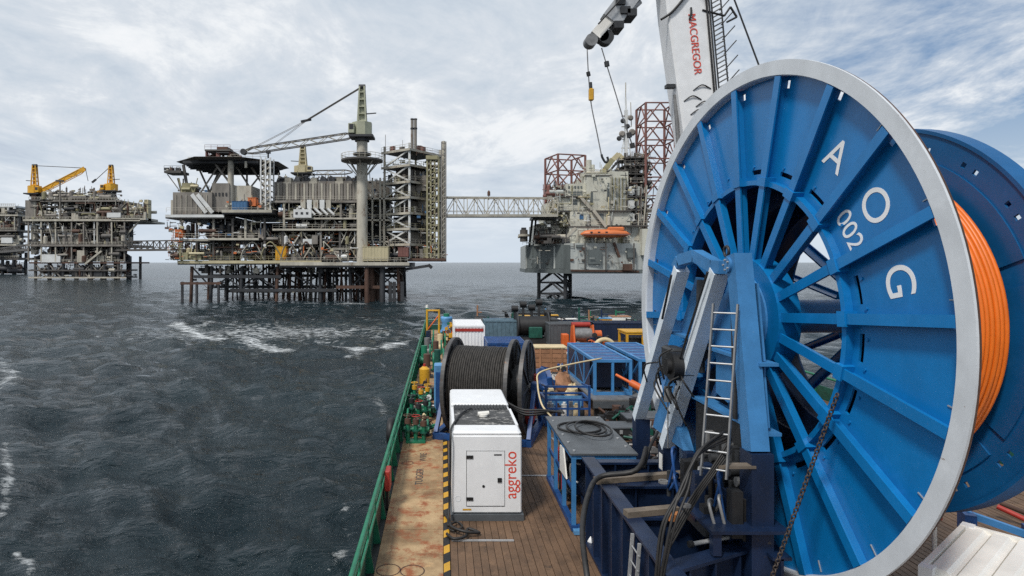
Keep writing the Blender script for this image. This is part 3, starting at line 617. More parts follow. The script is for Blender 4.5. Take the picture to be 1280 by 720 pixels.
def build_hoses():
    rnd = random.Random(3); t = thing('hose_bundle', 'bundle of black hydraulic hoses drooping over the navy skid', 'hoses', (4.6, 11, 0)); o = Vector((4.6, 11, 0))
    for k in range(4):
        j = lambda s=.06: Vector((rnd.uniform(-s, s), rnd.uniform(-s, s), rnd.uniform(-s, s)))
        P = [at(905+3*k, 540+3*k, 11.1), at(878-2*k, 562+4*k, 10.8)+j(), at(848+4*k, 612, 10.5)+j(), at(832+3*k, 660, 10.3)+j(), at(818+3*k, 735, 10.25), at(805+5*k, 830, 10.4)]
        obj('hose', MB().path(spline([p-o for p in P]), .023, 8), M['hose'], t)
    for k in range(4):
        P = [at(915, 545+6*k, 11.1), at(890, 585+4*k, 11.0), at(862+3*k, 625, 11.0), at(838, 668+5*k, 10.9), at(828, 700, 11.1)]
        obj('hose', MB().path(spline([p-o for p in P]), .018, 8), M['hose'], t)
    for p in (at(829, 602, 10.45), at(858, 632, 10.9)): obj('hose_clamp', MB().lathe([(.08, -.02), (.08, .02), (.055, .02), (.055, -.02)], 12, 'z', p-o), M['steel'], t)
    P = [at(808, 560, 14.6), at(795, 588, 14.0), at(750, 596, 14.2), at(735, 620, 13.4), at(728, 665, 12.2), at(735, 730, 11.2), at(742, 800, 11)]
    tag(obj('hose', MB().path(spline(P), .06, 8), M['hose']), 'thick single black hose draped over the skid left wall', 'hose')
    P = [at(805, 585, 14.2), at(812, 560, 14.6), at(822, 540, 15)]
    tag(obj('hose', MB().path(spline(P), .04, 8), M['black']), 'short black hose rising from the skid to the tower foot', 'hose')
    # chain lashing from the reel flange
    a, b = at(1047, 492, 10.25), at(960, 735, 10.55); n = 60; d = (b-a)/n; ch = thing('lashing_chain', 'rusty dark chain hanging in front of the reel flange', 'chain', b)
    rad = d.length*.6
    for k in range(n):
        c = a+d*(k+.5)-b; u = d.normalized(); s_ = u.cross(Vector((0, 1, 0) if k % 2 else (1, 0, .3))).normalized()
        pts = [c+u*rad*math.cos(q*PI/5)+s_*.034*math.sin(q*PI/5) for q in range(10)]
        obj('chain_link', MB().path(pts, .0135, 5, True), M['chain'], ch)
build_hoses()

# ------------------------------------------------------------------ white generator container
def build_generator():
    t = thing('generator', 'white generator container with red lettering standing on the timber deck', 'generator', (.28, 17.6, 0))
    W, Ln, Z0, Z1 = 2.0, 5.9, .20, 2.53
    obj('body', MB().box(0, W, 0, Ln, Z0, Z1-.10, ch=.035), M['white'], t)
    obj('roof_front', MB().box(.01, W-.01, .02, .75, Z1-.13, Z1+.02, ch=.06), M['white'], t)
    obj('roof_rear', MB().box(.01, W-.01, 3.5, Ln-.02, Z1-.13, Z1+.02, ch=.05), M['white'], t)
    obj('exhaust_tray', MB().box(.05, W-.05, .77, 2.75, Z1-.12, Z1-.02), M['soot'], t)
    gr = obj('grille', MB().box(.1, W-.1, 2.8, 3.46, Z1-.12, Z1-.03), M['black'], t)
    for k in range(16): obj('grille_bar', MB().box(.16+k*.108, .19+k*.108, 2.84, 3.44, Z1-.03, Z1-.0), M['dark_steel'], gr)
    obj('exhaust_cap', MB().tube((1.02, 1.9, Z1-.03), (1.02, 1.9, Z1+.05), .14, 16).tube((.85, 1.9, Z1+.05), (1.2, 1.95, Z1+.07), .07, 10), M['dirty_white'], t)
    for x in (.05, 1.95): obj('tray_edge', MB().box(x-.04, x+.04, .77, 2.78, Z1-.1, Z1+.01), M['white'], t)
    # front door, proud frame gap, hinges, latch
    d = obj('door', MB().box(.42, 1.5, -.018, -.001, .42, 1.98), M['white'], t)
    m = MB()
    for a in ((.405, .42, .40, 2.0), (1.5, 1.512, .40, 2.0), (.42, 1.5, .395, .42), (.42, 1.5, 1.98, 1.992)): m.box(a[0], a[1], -.006, -.0005, a[2], a[3])
    obj('door_gap', m, M['black'], t)
    for z in (.62, 1.82): obj('hinge', MB().box(.40, .60, -.04, -.019, z-.045, z+.045), M['black'], d)
    obj('handle', MB().box(1.30, 1.42, -.045, -.019, 1.10, 1.22), M['black'], d); obj('keyhole', MB().tube((.9, -.03, .98), (.9, -.019, .98), .04, 10), M['black'], d)
    obj('plate', MB().box(1.2, 1.42, -.022, -.019, 1.86, 1.9), M['dark_steel'], d)
    obj('sticker', MB().lathe([(.085, 0), (.085, -.004), (.07, -.004), (.07, 0)], 18, 'y', (.17, 0, .62)), M['rim_grey'], t)
    obj('sticker', MB().box(.3, .55, -.004, -.001, .28, .33), M['yellow'], t)
    lettering('aggreko', .50, 'red_letter', frame_matrix((1.69, -.004, 1.30), (0, 0, 1), (-1, 0, 0)), t, .003, squash=.86)
    obj('skid_frame', MB().box(-.05, W+.05, -.06, .12, .0, .18).box(-.05, .1, .12, Ln, .0, .18).box(W-.1, W+.05, .12, Ln, .0, .18).box(-.05, W+.05, Ln, Ln+.12, 0, .18), M['grey_top'], t)
    for y in (1.2, 2.5, 3.8, 5.1): obj('side_louvre', MB().box(W, W+.02, y-.45, y+.45, .6, 1.9), M['rim_grey'], t)
    c = tag(obj('power_cable', MB().path(spline([(.95, 20.4, 2.56), (.6, 19.6, 2.57), (.32, 18.3, 2.56), (.24, 17.56, 2.5), (.225, 17.5, 1.6), (.2, 17.45, .5), (.16, 17.0, .12), (.3, 16.7, .09), (.55, 16.95, .09), (.4, 17.25, .10), (.15, 16.9, .15)]), .032, 8), M['hose']), 'black power cable running over the left front corner of the white generator', 'cable')
    c2 = tag(obj('cable_coil', MB().path(spline([(.12, 16.5, .1), (.3, 16.2, .1), (.62, 16.35, .1), (.7, 16.8, .1), (1.0, 16.6, .08), (.6, 16.5, .16), (.25, 16.75, .18), (.2, 17.2, .14), (.05, 17.9, .10)]), .04, 7), M['hose']), 'loose black cable coiled on deck below the white generator', 'cable')
    P = [(2.3, 22.5, 2.3), (2.9, 22.3, 2.05), (3.6, 22.0, 2.1), (4.2, 21.2, 2.2)]
    for k in range(3): tag(obj('black_hose', MB().path(spline([(x, y+.18*k, z-.12*k*(i in (1, 2))) for i, (x, y, z) in enumerate(P)]), .04, 7), M['hose']), 'black hose sagging from the white generator to the blue power unit, %s of three' % ('front', 'middle', 'rear')[k], 'hose', 'hoses between generator and power unit')
build_generator()

# ------------------------------------------------------------------ black rope drum on its cradle
def build_drum():
    c = Vector((2.06, 26.7, 2.08)); rz = R(-17); RF = 1.98
    t = thing('rope_drum', 'large black winch drum standing on the deck behind the white generator', 'winch drum', c, rz)
    def fl(x, th, r, name, mt): return obj(name, MB().lathe([(r, x), (r, x+th), (.28, x+th), (.28, x)], 72, 'x'), M[mt], t)
    for x, nm in ((-1.62, 'flange'), (1.02, 'flange'), (1.62, 'flange')):
        fl(x, .06, RF, nm, 'dark_steel'); obj('flange_rim', MB().lathe([(RF+.02, x-.05), (RF+.02, x+.11), (RF-.10, x+.11), (RF-.10, x-.05)], 72, 'x'), M['drum_grey'], t)
        for k in range(10):
            T = Matrix.Rotation(2*PI*k/10, 4, 'X'); obj('spoke', MB().box(x+.062, x+.13, .3, RF-.12, -.05, .05, T), M['dark_steel'], t)
    obj('core', MB().tube((-1.56, 0, 0), (1.65, 0, 0), .9, 40), M['dark_steel'], t)
    obj('axle', MB().tube((-2.0, 0, 0), (2.05, 0, 0), .16, 20), M['steel'], t)
    r = thing('wound_rope', 'dark grey rope wound tightly on the black winch drum', 'rope', c, rz); x = -1.50; rnd = random.Random(7)
    while x < .98:
        rr = 1.60+rnd.random()*.02; obj('rope_turn', MB().lathe([(rr+.05*math.cos(q*PI/3), x+.05*math.sin(q*PI/3)) for q in range(6)], 64, 'x', smooth=True), M['rope'], r); x += .098
    obj('inner_layers', MB().lathe([(1.59, -1.55), (1.59, 1.0), (.91, 1.0), (.91, -1.55)], 48, 'x'), M['rope'], r)
    k = thing('drum_cradle', 'blue steel cradle frame holding up the black winch drum', 'cradle', (c.x, c.y, 0), rz)
    for s_ in (-1.95, 1.95):
        obj('base_beam', MB().box(s_-.12, s_+.12, -1.7, 1.9, .0, .26), M['frame_blue'], k)
        obj('sloping_strut', MB().beam((s_, -1.6, .26), (s_, -.12, 2.0), .18, .16, (1, 0, 0)), M['frame_blue'], k); obj('sloping_strut', MB().beam((s_, 1.75, .26), (s_, .12, 2.0), .18, .16, (1, 0, 0)), M['light_blue' if s_ < 0 else 'frame_blue'], k)
        obj('bearing_block', MB().box(s_-.14, s_+.14, -.25, .25, 1.9, 2.3, ch=.04), M['frame_blue'], k)
    for y in (-1.62, 1.82): obj('cross_beam', MB().box(-1.83, 1.83, y-.12, y+.12, .01, .25), M['frame_blue'], k)
    for z, rr in ((.0, .36), (.5, .25)): pass
    obj('brake_band', MB().lathe([(1.55, 1.72), (1.55, 1.9), (1.35, 1.9), (1.35, 1.72)], 48, 'x', (0, 0, 2.08), a0=-2.6, a1=.2), M['red'], k)
    p = thing('light_blue_cabinet', 'pale blue upright cabinet left of the black winch drum', 'cabinet', (-.12, 29.6, 0))
    obj('body', MB().box(-.28, .28, 0, .7, .0, 2.45, ch=.04), M['light_blue'], p); obj('door', MB().box(-.2, .2, -.03, -.002, .3, 2.1), M['frame_blue'], p); obj('handle', MB().box(.1, .14, -.06, -.03, 1.1, 1.3), M['galv'], p)
build_drum()

# ------------------------------------------------------------------ blue hydraulic power unit with hoses on top
def build_hpu():
    t = thing('power_unit', 'blue framed hydraulic power unit with flat dark grey top', 'power unit', (3.55, 16.8, 0)); W, Ln, Z = 1.75, 4.0, 2.12
    for x in (.06, W-.06):
        for y in (.06, Ln-.06, Ln*.35, Ln*.68): obj('post', MB().box(x-.055, x+.055, y-.055, y+.055, .18, Z-.06), M['frame_blue' if x > .5 else 'tower_blue'], t)
        obj('bottom_rail', MB().box(x-.08, x+.08, -.02, Ln+.02, .05, .2), M['frame_blue'], t); obj('top_rail', MB().box(x-.07, x+.07, 0, Ln, Z-.12, Z-.005), M['tower_blue'], t); obj('middle_rail', MB().box(x-.03, x+.03, .12, Ln-.12, 1.08, 1.16), M['frame_blue'], t)
    for y in (.06, Ln-.06): obj('cross_rail', MB().box(.14, W-.14, y-.06, y+.06, .06, .19), M['frame_blue'], t); obj('cross_rail', MB().box(.13, W-.13, y-.05, y+.05, Z-.11, Z-.01), M['tower_blue'], t)
    top = obj('top_sheet', MB().box(-.05, W+.05, -.04, Ln+.04, Z, Z+.05), M['grey_top'], t)
    rnd = random.Random(12)
    for k in range(10): obj('bolt_head', MB().tube((.1+(k % 2)*1.55, .2+.4*k, Z+.05), (.1+(k % 2)*1.55, .2+.4*k, Z+.08), .04, 8), M['galv'], top)
    obj('front_panel', MB().box(.62, 1.3, -.005, .05, .75, Z-.13), M['dirty_white'], t)
    for k in range(5): obj('panel_switch', MB().box(.75+.1*(k % 2)*2, .85+.1*(k % 2)*2, -.03, -.006, .95+.2*k, 1.08+.2*k), M['black'], t)
    obj('side_door', MB().add([(-.012, .75, 1.2), (-.012, 1.7, 1.15), (-.012, 1.7, 1.9), (-.012, 1.2, 1.95), (.03, .75, 1.2), (.03, 1.7, 1.15), (.03, 1.7, 1.9), (.03, 1.2, 1.95)],
        [(0, 1, 2, 3), (7, 6, 5, 4), (0, 4, 5, 1), (1, 5, 6, 2), (2, 6, 7, 3), (3, 7, 4, 0)]), M['dirty_white'], t)
    obj('tank', MB().box(.35, W-.2, 1.9, 3.7, .25, 1.7, ch=.05), M['navy'], t)
    obj('motor', MB().tube((.9, .5, .75), (.9, 1.6, .75), .38, 20).box(.6, 1.2, .5, 1.6, .2, .4), M['navy'], t)
    for k in range(4): obj('gas_bottle', MB().tube((.3, 2.1+.35*k, .3), (.3, 2.1+.35*k, 1.3), .13, 12).tube((.3, 2.1+.35*k, 1.3), (.3, 2.1+.35*k, 1.45), .13, 12, .04), M['red' if k % 2 else 'dark_steel'], t)
    for k in range(14):
        p = Vector((.12+rnd.random()*.5, .3+rnd.random()*3.3, .3+rnd.random()*1.3)); q = p+Vector((rnd.uniform(-.05, .3), rnd.uniform(-.5, .5), rnd.uniform(-.6, .6)))
        q.z = max(.25, min(1.9, q.z)); obj('pipe', MB().path(spline([p, Vector((p.x, p.y, q.z)), q], 4), .03, 6), M['galv' if k % 3 else 'hose'], t)
    obj('corner_foot', MB().box(.02, .22, -.2, .05, .02, .12), M['light_blue'], t)
    for k in range(3):
        cx, cy, r1, r2 = 4.30+.16*k, 19.3-.25*k, .66-.07*k, .62+.13*k
        pts = [(cx+r1*math.cos(q*PI/10), cy+r2*math.sin(q*PI/10), 2.21+.055*k) for q in range(20)]
        tag(obj('hose_loop', MB().path(pts, .032, 6, True), M['hose']), 'black hose loop on the grey power unit top, %s in the coil' % ('lowest', 'middle', 'topmost')[k], 'hose', 'hose loops on the power unit')
    tag(obj('strap_rope', MB().path(spline([at(752, 448, 27), at(715, 455, 26), at(676, 465, 25), at(672, 480, 24.3), at(677, 505, 23), at(690, 522, 21.3), at(697, 532, 20.7), at(697, 545, 20.0)]), .035, 6), M['strap']), 'pale tan rope sagging from the blue racks down to the power unit', 'rope')
    tag(obj('white_bag', MB().lathe([(.02, 0), (.22, .02), (.26, .14), (.2, .26), (.06, .32)], 14, 'z', (4.0, 16.1, 0), closed=False, smooth=True), M['white']), 'small white bag on the deck at the power unit front corner', 'bag')
build_hpu()

# ------------------------------------------------------------------ racks, basket, crates and boxes further aft
def frame_box(t, W, Ln, z0, z1, w_=.12, mt='frame_blue', diag=True, deck=True, mt2=None, nb=3):
    mt2 = mt2 or mt
    for x in (w_/2, W-w_/2):
        for k in range(nb+1):
            y = w_/2+(Ln-w_)*k/nb; obj('post', MB().box(x-w_/2, x+w_/2, y-w_/2, y+w_/2, z0+w_, z1-w_), M[mt2], t)
        for z in (z0+w_/2, z1-w_/2): obj('long_rail', MB().box(x-w_/2, x+w_/2, 0, Ln, z-w_/2, z+w_/2), M[mt2], t)
        if diag:
            for k in range(nb):
                y0, y1 = w_/2+(Ln-w_)*k/nb, w_/2+(Ln-w_)*(k+1)/nb
                obj('brace', MB().beam((x, y0, z0+w_) if k % 2 else (x, y1, z0+w_), (x, y1, z1-w_) if k % 2 else (x, y0, z1-w_), w_*.7, w_*.6), M[mt2], t)
    for y in (w_/2, Ln-w_/2):
        for z in (z0+w_/2, z1-w_/2): obj('cross_rail', MB().box(w_, W-w_, y-w_/2, y+w_/2, z-w_/2+.003, z+w_/2-.003), M[mt2], t)
def build_racks():
    pl = thing('grey_platform', 'flat grey steel platform under the two blue racks', 'platform', (7.2, 29.2, 0))
    obj('top_plate', MB().box(0, 5.2, 0, 9, .78, .86), M['steel'], pl)
    obj('edge_beam', MB().box(0, 5.2, .0, .15, .45, .775), M['grey_top'], pl)
    for x in (.2, 2.6, 5.0):
        for y in (.3, 8.6): obj('leg', MB().box(x-.1, x+.1, y-.1, y+.1, 0, .775), M['dark_steel'], pl)
    for i, (x, y, lab) in enumerate(((7.45, 30.2, 'long blue framed rack with sheeted top, nearer the winch drum'), (9.75, 30.4, 'long blue framed rack with sheeted top, half hidden by the big reel'))):
        t = thing('blue_rack', lab, 'rack', (x, y, .86), 0, 'long blue racks on the grey platform'); W, Ln = 1.9, 6.4
        frame_box(t, W, Ln, 0, 1.75, .14, 'tower_blue', mt2='tower_blue')
        obj('top_sheet', MB().box(.15, W-.15, .15, Ln-.15, 1.62, 1.70), M['frame_blue'], t)
        for k in range(5): obj('slat', MB().box(.15, W-.15, .9+k*1.1, .98+k*1.1, 1.70, 1.735), M['light_blue'], t)
        obj('middle_post', MB().box(W/2-.06, W/2+.06, 0.01, .12, .14, 1.61), M['tower_blue'], t)
        obj('back_sheet', MB().box(.15, W-.15, 1.2, 1.25, .15, 1.6), M['navy'], t); obj('side_sheet', MB().box(.03, .06, 1.0, Ln-.2, .15, 1.6), M['navy'], t); obj('load', MB().box(.25, W-.25, 1.3, Ln-.3, .1, 1.3, ch=.05), M['dark_steel'], t)
    tag(obj('orange_coupling', MB().tube((9.0, 29.3, 1.65), (9.6, 28.7, 1.35), .17, 16).tube((8.45, 29.85, 1.93), (9.0, 29.3, 1.65), .07, 12), M['orange_paint']), 'orange pipe coupling sticking out in front of the blue racks', 'coupling')
    t = thing('blue_basket', 'small open blue cargo basket with bar sides on deck before the racks', 'basket', (4.62, 27.6, 0)); W, Ln = 2.05, 1.5
    frame_box(t, W, Ln, .02, 1.25, .09, 'frame_blue', diag=False, nb=1)
    for z in (.42, .8): 
        for y in (.045, Ln-.045): obj('side_bar', MB().box(.09, W-.09, y-.03, y+.03, z-.04, z+.04), M['frame_blue'], t)
    for k in range(1, 4): obj('upright_bar', MB().box(W*k/4-.04, W*k/4+.04, .0, .08, .11, 1.16), M['frame_blue'], t)
    obj('floor', MB().box(.09, W-.09, .09, Ln-.09, .03, .1), M['navy'], t); obj('back_panel', MB().box(.09, W-.09, Ln-.12, Ln-.09, .1, 1.1), M['light_blue'], t)
    for x in (.045, W-.045): obj('lifting_post', MB().box(x-.05, x+.05, .0, .1, 1.25, 1.85), M['frame_blue'], t); obj('lifting_rail', MB().beam((x, .05, 1.8), (x, Ln, 1.65), .07, .07), M['frame_blue'], t)
    obj('top_bar', MB().box(.1, W-.1, .02, .08, 1.75, 1.84), M['frame_blue'], t)
    labs = ['pale grey drum', 'rust brown drum', 'white canister', 'small steel bottle', 'pale tan canister', 'dark squat drum']
    for k, (x, mt, r_, h) in enumerate(((.35, 'galv', .16, .8), (.7, 'p_rust', .15, .7), (1.0, 'dirty_white', .13, .75), (1.3, 'steel', .1, .9), (1.55, 'strap', .14, .7), (1.82, 'dark_steel', .12, .55))):
        tag(obj('canister', MB().tube((4.62+x, 28.3, .1), (4.62+x, 28.3, .1+h), r_, 14).tube((4.62+x, 28.3, .1+h), (4.62+x, 28.3, .2+h), r_*.5, 10), M[mt]), labs[k]+' standing inside the small blue basket', 'canister', 'canisters in the blue basket')
    # brown crate, blue tarpaulin bundles
    t = thing('brown_crate', 'brown wooden crate with pale lid behind the black drum', 'crate', (6.0, 39.5, 0)); 
    obj('carcass', MB().box(.02, 1.98, .02, 1.38, .02, 1.78), M['p_rust'], t)
    for k in range(6): obj('board', MB().box(0, 2.0, 0, .04, .05+.3*k, .32+.3*k), M['crate'], t)
    for k in range(6): obj('board', MB().box(-.02, .02, .04, 1.4, .05+.3*k, .32+.3*k), M['crate'], t)
    obj('lid', MB().box(-.05, 2.05, -.05, 1.45, 1.87, 1.94), M['strap'], t)
    for x in (.3, 1.0, 1.7): obj('batten', MB().box(x-.06, x+.06, -.03, 0, .05, 1.85), M['crate'], t)
    rnd = random.Random(21)
    def lump(name, lab, cat, c, s_, mt, seed):
        r = random.Random(seed); m = MB(); n, k = 10, 6; vs_ = []
        for i in range(k+1):
            ph = PI*i/k
            for j in range(n): q = 2*PI*j/n; f = .8+.35*r.random(); vs_.append((c[0]+s_[0]*math.sin(ph)*math.cos(q)*f, c[1]+s_[1]*math.sin(ph)*math.sin(q)*f, max(c[2], c[2]+s_[2]*(.5+.5*math.cos(ph))*f)))
        m.add(vs_, [(i*n+j, i*n+(j+1) % n, (i+1)*n+(j+1) % n, (i+1)*n+j) for i in range(k) for j in range(n)], False); return tag(obj(name, m, M[mt]), lab, cat)
    lump('tarpaulin_bundle', 'crumpled blue tarpaulin heap right below the brown crate', 'tarpaulin', (5.4, 33.5, 0), (.8, .6, 1.6), 'frame_blue', 1)
    lump('sack_pile', 'pile of brown sacks between the brown crate and the blue racks', 'sacks', (6.8, 34.2, 0), (.55, .5, 1.2), 'crate', 2)
    lump('white_sack', 'single pale tan sack on deck beside the blue rack corner', 'sack', (6.7, 31.8, 0), (.35, .4, 1.1), 'strap', 3)
    # low blue and dark boxes beneath the racks
    for k, (x, y, w_, l, h, mt, lab) in enumerate(((6.6, 25.4, 1.6, 1.0, .5, 'dark_steel', 'dark low chest on deck right of the blue basket'), (5.9, 22.6, .9, 1.4, .45, 'navy', 'low navy box on deck behind the power unit'), (7.9, 26.2, 2.0, 1.2, .7, 'dark_steel', 'dark machinery box below the grey platform edge'))):
        t = thing('deck_box', lab, 'box', (x, y, 0)); obj('body', MB().box(0, w_, 0, l, .05, h, ch=.03), M[mt], t); obj('lid', MB().box(-.03, w_+.03, -.03, l+.03, h, h+.06), M['grey_top'], t); obj('latch', MB().box(w_/2-.06, w_/2+.06, -.05, -.0, h-.2, h-.05), M['galv'], t)
        for xx in (.1, w_-.2): obj('runner', MB().box(xx, xx+.1, 0, l, 0, .05), M['steel'], t)
    for k in range(3):
        x, y = 6.0+rnd.random()*3.6, 20.5+rnd.random()*6; ln = 1+rnd.random()*1.6; q = rnd.uniform(-.8, 1.2)
        tag(obj('steel_bar', MB().beam((x, y, .06+.09*k), (x+ln*math.cos(q), y+ln*math.sin(q), .06+.09*k+rnd.random()*.3), .1, .1), M[('dark_steel', 'p_rust', 'steel')[k % 3]]), ('dark', 'rusty', 'bright steel')[k]+' loose bar on deck between power unit and reel tower', 'bar', 'scrap bars behind the power unit')
build_racks()

def container(lab, x, y, W, Ln, Hh, mt, name='cargo_container', stripe=None, corr=8, group=None, rz=0, z=0):
    t = thing(name, lab, 'container', (x, y, z), rz, group)
    obj('body', MB().box(.06, W-.06, .06, Ln-.06, .12, Hh-.06), M[mt], t)
    for xx in (0, W-.12):
        for yy in (0, Ln-.12): obj('corner_post', MB().box(xx, xx+.12, yy, yy+.12, .0, Hh), M[mt], t)
    for zz in (.1, Hh-.08):
        for yy in (.015, Ln-.105): obj('end_rail', MB().box(.12, W-.12, yy, yy+.09, zz-.07, zz+.07), M[mt], t)
        for xx in (.015, W-.105): obj('side_rail', MB().box(xx, xx+.09, .12, Ln-.12, zz-.07, zz+.07), M[mt], t)
    for k in range(corr):
        xx = .2+(W-.4)*(k+.5)/corr; obj('corrugation', MB().box(xx-.05, xx+.05, .03, .06, .2, Hh-.18), M[mt], t)
    for k in range(int(corr*Ln/W)):
        yy = .2+(Ln-.4)*(k+.5)/int(corr*Ln/W); obj('roof_rib', MB().box(.13, W-.13, yy-.07, yy+.07, Hh-.06, Hh-.02), M[mt], t)
    if stripe: obj('stripe', MB().box(.1, W-.1, .0, .028, Hh*.80, Hh*.9), M[stripe], t)
    return t
container('white container with a red stripe standing far aft behind the drum', .9, 49, 2.5, 5.5, 2.35, 'white', stripe='red')
container('long slate blue container far aft, right of the white one', 3.9, 57, 5.0, 2.5, 2.0, 'slate', corr=12)
container('low bright blue container between the drum and the far stern', 3.3, 45, 2.9, 4.0, 1.5, 'frame_blue')
container('pale violet blue low container just behind the drum', 2.3, 38.5, 2.0, 3.0, 1.55, 'light_blue')
container('blue open top container at the stern behind the orange machine', 14.3, 58, 5.5, 2.4, 1.7, 'navy', corr=12)
container('slate grey container beside the dark stern winch', 9.4, 54, 3.4, 2.6, 2.0, 'grey_top', corr=9)

def build_stern():
    # dark stern winch
    t = thing('stern_winch', 'tall dark winch machinery with posts at the stern', 'winch', (6.8, 56, 0)); rnd = random.Random(31)
    obj('bed', MB().box(-.2, 3.6, -.2, 3.0, 0, .5), M['dark_steel'], t); obj('drum', MB().tube((.2, 1.2, 1.5), (3.0, 1.2, 1.5), .9, 24), M['black'], t)
    for x in (.1, 2.95): obj('drum_flange', MB().tube((x, 1.2, 1.5), (x+.12, 1.2, 1.5), 1.25, 24), M['dark_steel'], t)
    for x, h in ((.1, 3.0), (.9, 3.4), (1.7, 3.1), (2.4, 3.6), (3.2, 2.6)): obj('post', MB().box(x-.11, x+.11, 2.3, 2.55, .5, h), M['dark_steel'], t); obj('head', MB().tube((x-.3, 2.42, h), (x+.3, 2.42, h), .3, 12), M['black'], t)
    obj('cross_beam', MB().box(0, 3.3, 2.35, 2.5, 2.4, 2.6), M['dark_steel'], t); obj('gearbox', MB().box(3.1, 3.9, .4, 2.0, .5, 2.2, ch=.1), M['dark_steel'], t); obj('control_box', MB().box(1.1, 2.3, -.3, .2, .5, 1.5, ch=.05), M['green_dk'], t)
    # orange machine
    t = thing('orange_winch', 'bright orange deck winch standing near the stern', 'winch', (11.1, 52, 0))
    obj('bed', MB().box(-.3, 2.2, -.2, 1.6, .1, .5), M['orange_paint'], t); obj('drum', MB().tube((.1, .6, 1.2), (1.7, .6, 1.2), .55, 20), M['steel'], t)
    for x in (0, 1.65): obj('side_frame', MB().prism([(-.3, .5), (1.4, .5), (1.0, 1.9), (.2, 2.1)], x, x+.14, Matrix(((0, 0, 1, 0), (1, 0, 0, 0), (0, 1, 0, 0), (0, 0, 0, 1)))), M['orange_paint'], t)
    obj('motor', MB().tube((1.8, .6, 1.2), (2.5, .6, 1.2), .38, 16), M['orange_paint'], t); obj('guard', MB().tube((.1, 1.2, 2.0), (1.7, 1.2, 2.0), .22, 12), M['red'], t); obj('tank', MB().box(-.9, -.35, 0, .9, .3, 1.3, ch=.06), M['orange_paint'], t)
    obj('base_skid', MB().box(-.9, 2.5, -.3, 1.7, 0, .1), M['dark_steel'], t)
    # yellow skid
    t = thing('yellow_machine', 'yellow framed machine beside the left edge of the big reel', 'machine', (14.1, 47, 0))
    frame_box(t, 3.2, 2.2, .1, 2.0, .16, 'yellow', diag=False, nb=1); obj('side_panel', MB().box(1.2, 3.0, .02, .1, .3, 1.8), M['yellow'], t); obj('engine', MB().box(.3, 2.9, .4, 1.8, .2, 1.5, ch=.08), M['dark_steel'], t); obj('roof', MB().box(-.05, 3.25, -.05, 2.25, 2.0, 2.08), M['yellow'], t); obj('runner', MB().box(0, 3.2, 0, 2.2, 0, .1), M['dark_steel'], t)
    t = thing('tan_hose_reel', 'tan hose reel on deck between the orange winch and yellow machine', 'hose reel', (11.9, 45, 0))
    obj('coil', MB().lathe([(.75+.16*math.cos(q*PI/5), .16*math.sin(q*PI/5)) for q in range(10)], 28, 'y', (0, 0, 1.0), smooth=True), M['strap'], t); obj('stand', MB().beam((-.6, 0, 0), (0, 0, 1.0), .1).beam((.6, 0, 0), (0, 0, 1.0), .1), M['dark_steel'], t); obj('hub', MB().tube((0, -.2, 1), (0, .2, 1), .2, 14), M['steel'], t)
    # stern clutter
    rnd = random.Random(77); cols = ['green', 'dark_steel', 'light_blue', 'grey_top', 'navy', 'steel', 'green_dk', 'dirty_white', 'dark_steel', 'frame_blue', 'crate', 'yellow']
    names = ['green', 'black', 'pale blue', 'slate grey', 'navy', 'steel grey', 'dark green', 'off white', 'dark', 'blue', 'brown', 'yellow']
    where = ['behind the white stern container', 'left of the dark stern winch', 'right of the dark stern winch', 'behind the orange winch', 'by the stern roller', 'before the stern containers']
    for k in range(26):
        x = 2.2+rnd.random()*17; y = 57+rnd.random()*9.5; c = k % len(cols); W, D_, Hh = .7+rnd.random()*1.5, .7+rnd.random(), .6+rnd.random()*1.3
        if 6 < x < 11 and y < 60: y = 62+rnd.random()*4
        if 3 < x < 9.2 and y < 60.5: y = 61+rnd.random()*5
        if x > 13 and y < 61: y = 61.5+rnd.random()*4
        t = thing('equipment_crate', '%s equipment box of about %.1f m, number of boxes along the far stern %s' % (names[c], Hh, where[k % 6]), 'box', (x, y, 0), rnd.uniform(-.1, .1), 'small equipment boxes at the stern')
        t['label'] = '%s small equipment box standing at the far stern' % names[c]
        obj('body', MB().box(0, W, 0, D_, .04, Hh, ch=.04), M[cols[c]], t); obj('top', MB().box(-.03, W+.03, -.03, D_+.03, Hh, Hh+.07), M[cols[(c+3) % 12]], t); obj('skid', MB().box(.1, W-.1, 0, D_, 0, .04), M['dark_steel'], t)
        if k % 2: obj('upright_pipe', MB().tube((W*.3, D_*.5, Hh+.07), (W*.3, D_*.5, Hh+.5+rnd.random()*.9), .09, 8).tube((W*.3, D_*.5, Hh+.45), (W*.8, D_*.5, Hh+.45), .07, 8), M[cols[(c+5) % 12]], t)
    boxes = [o for o in bpy.data.objects if o.get('group') == 'small equipment boxes at the stern']
    for c in sorted({o['label'] for o in boxes}):
        g = sorted((o for o in boxes if o['label'] == c), key=lambda o: o.location.x/o.location.y)
        for i, o in enumerate(g):
            if len(g) > 1: o['label'] = '%s of the %s %s equipment boxes at the far stern' % ((('left', 'right') if len(g) == 2 else ('leftmost', 'middle', 'rightmost'))[i], ('two', 'three')[len(g)-2], c.split(' small')[0])
    sr = thing('stern_rail', 'low dark green rail closing the stern of the ship', 'railing', (-1.8, 67.5, 0))
    obj('plate', MB().box(.2, 22.3, -.06, 0, -.1, .55), M['green_dk'], sr); obj('top_rail', MB().tube((.2, 0, 1.05), (22.3, 0, 1.05), .06, 6), M['green'], sr)
    for k in range(15): obj('stanchion', MB().box(.3+k*1.55-.04, .3+k*1.55+.04, -.04, .04, .0, 1.05), M['green'], sr)
    r2 = thing('starboard_rail', 'green rail along the right hand edge of the ship deck', 'railing', (20.6, 4, 0))
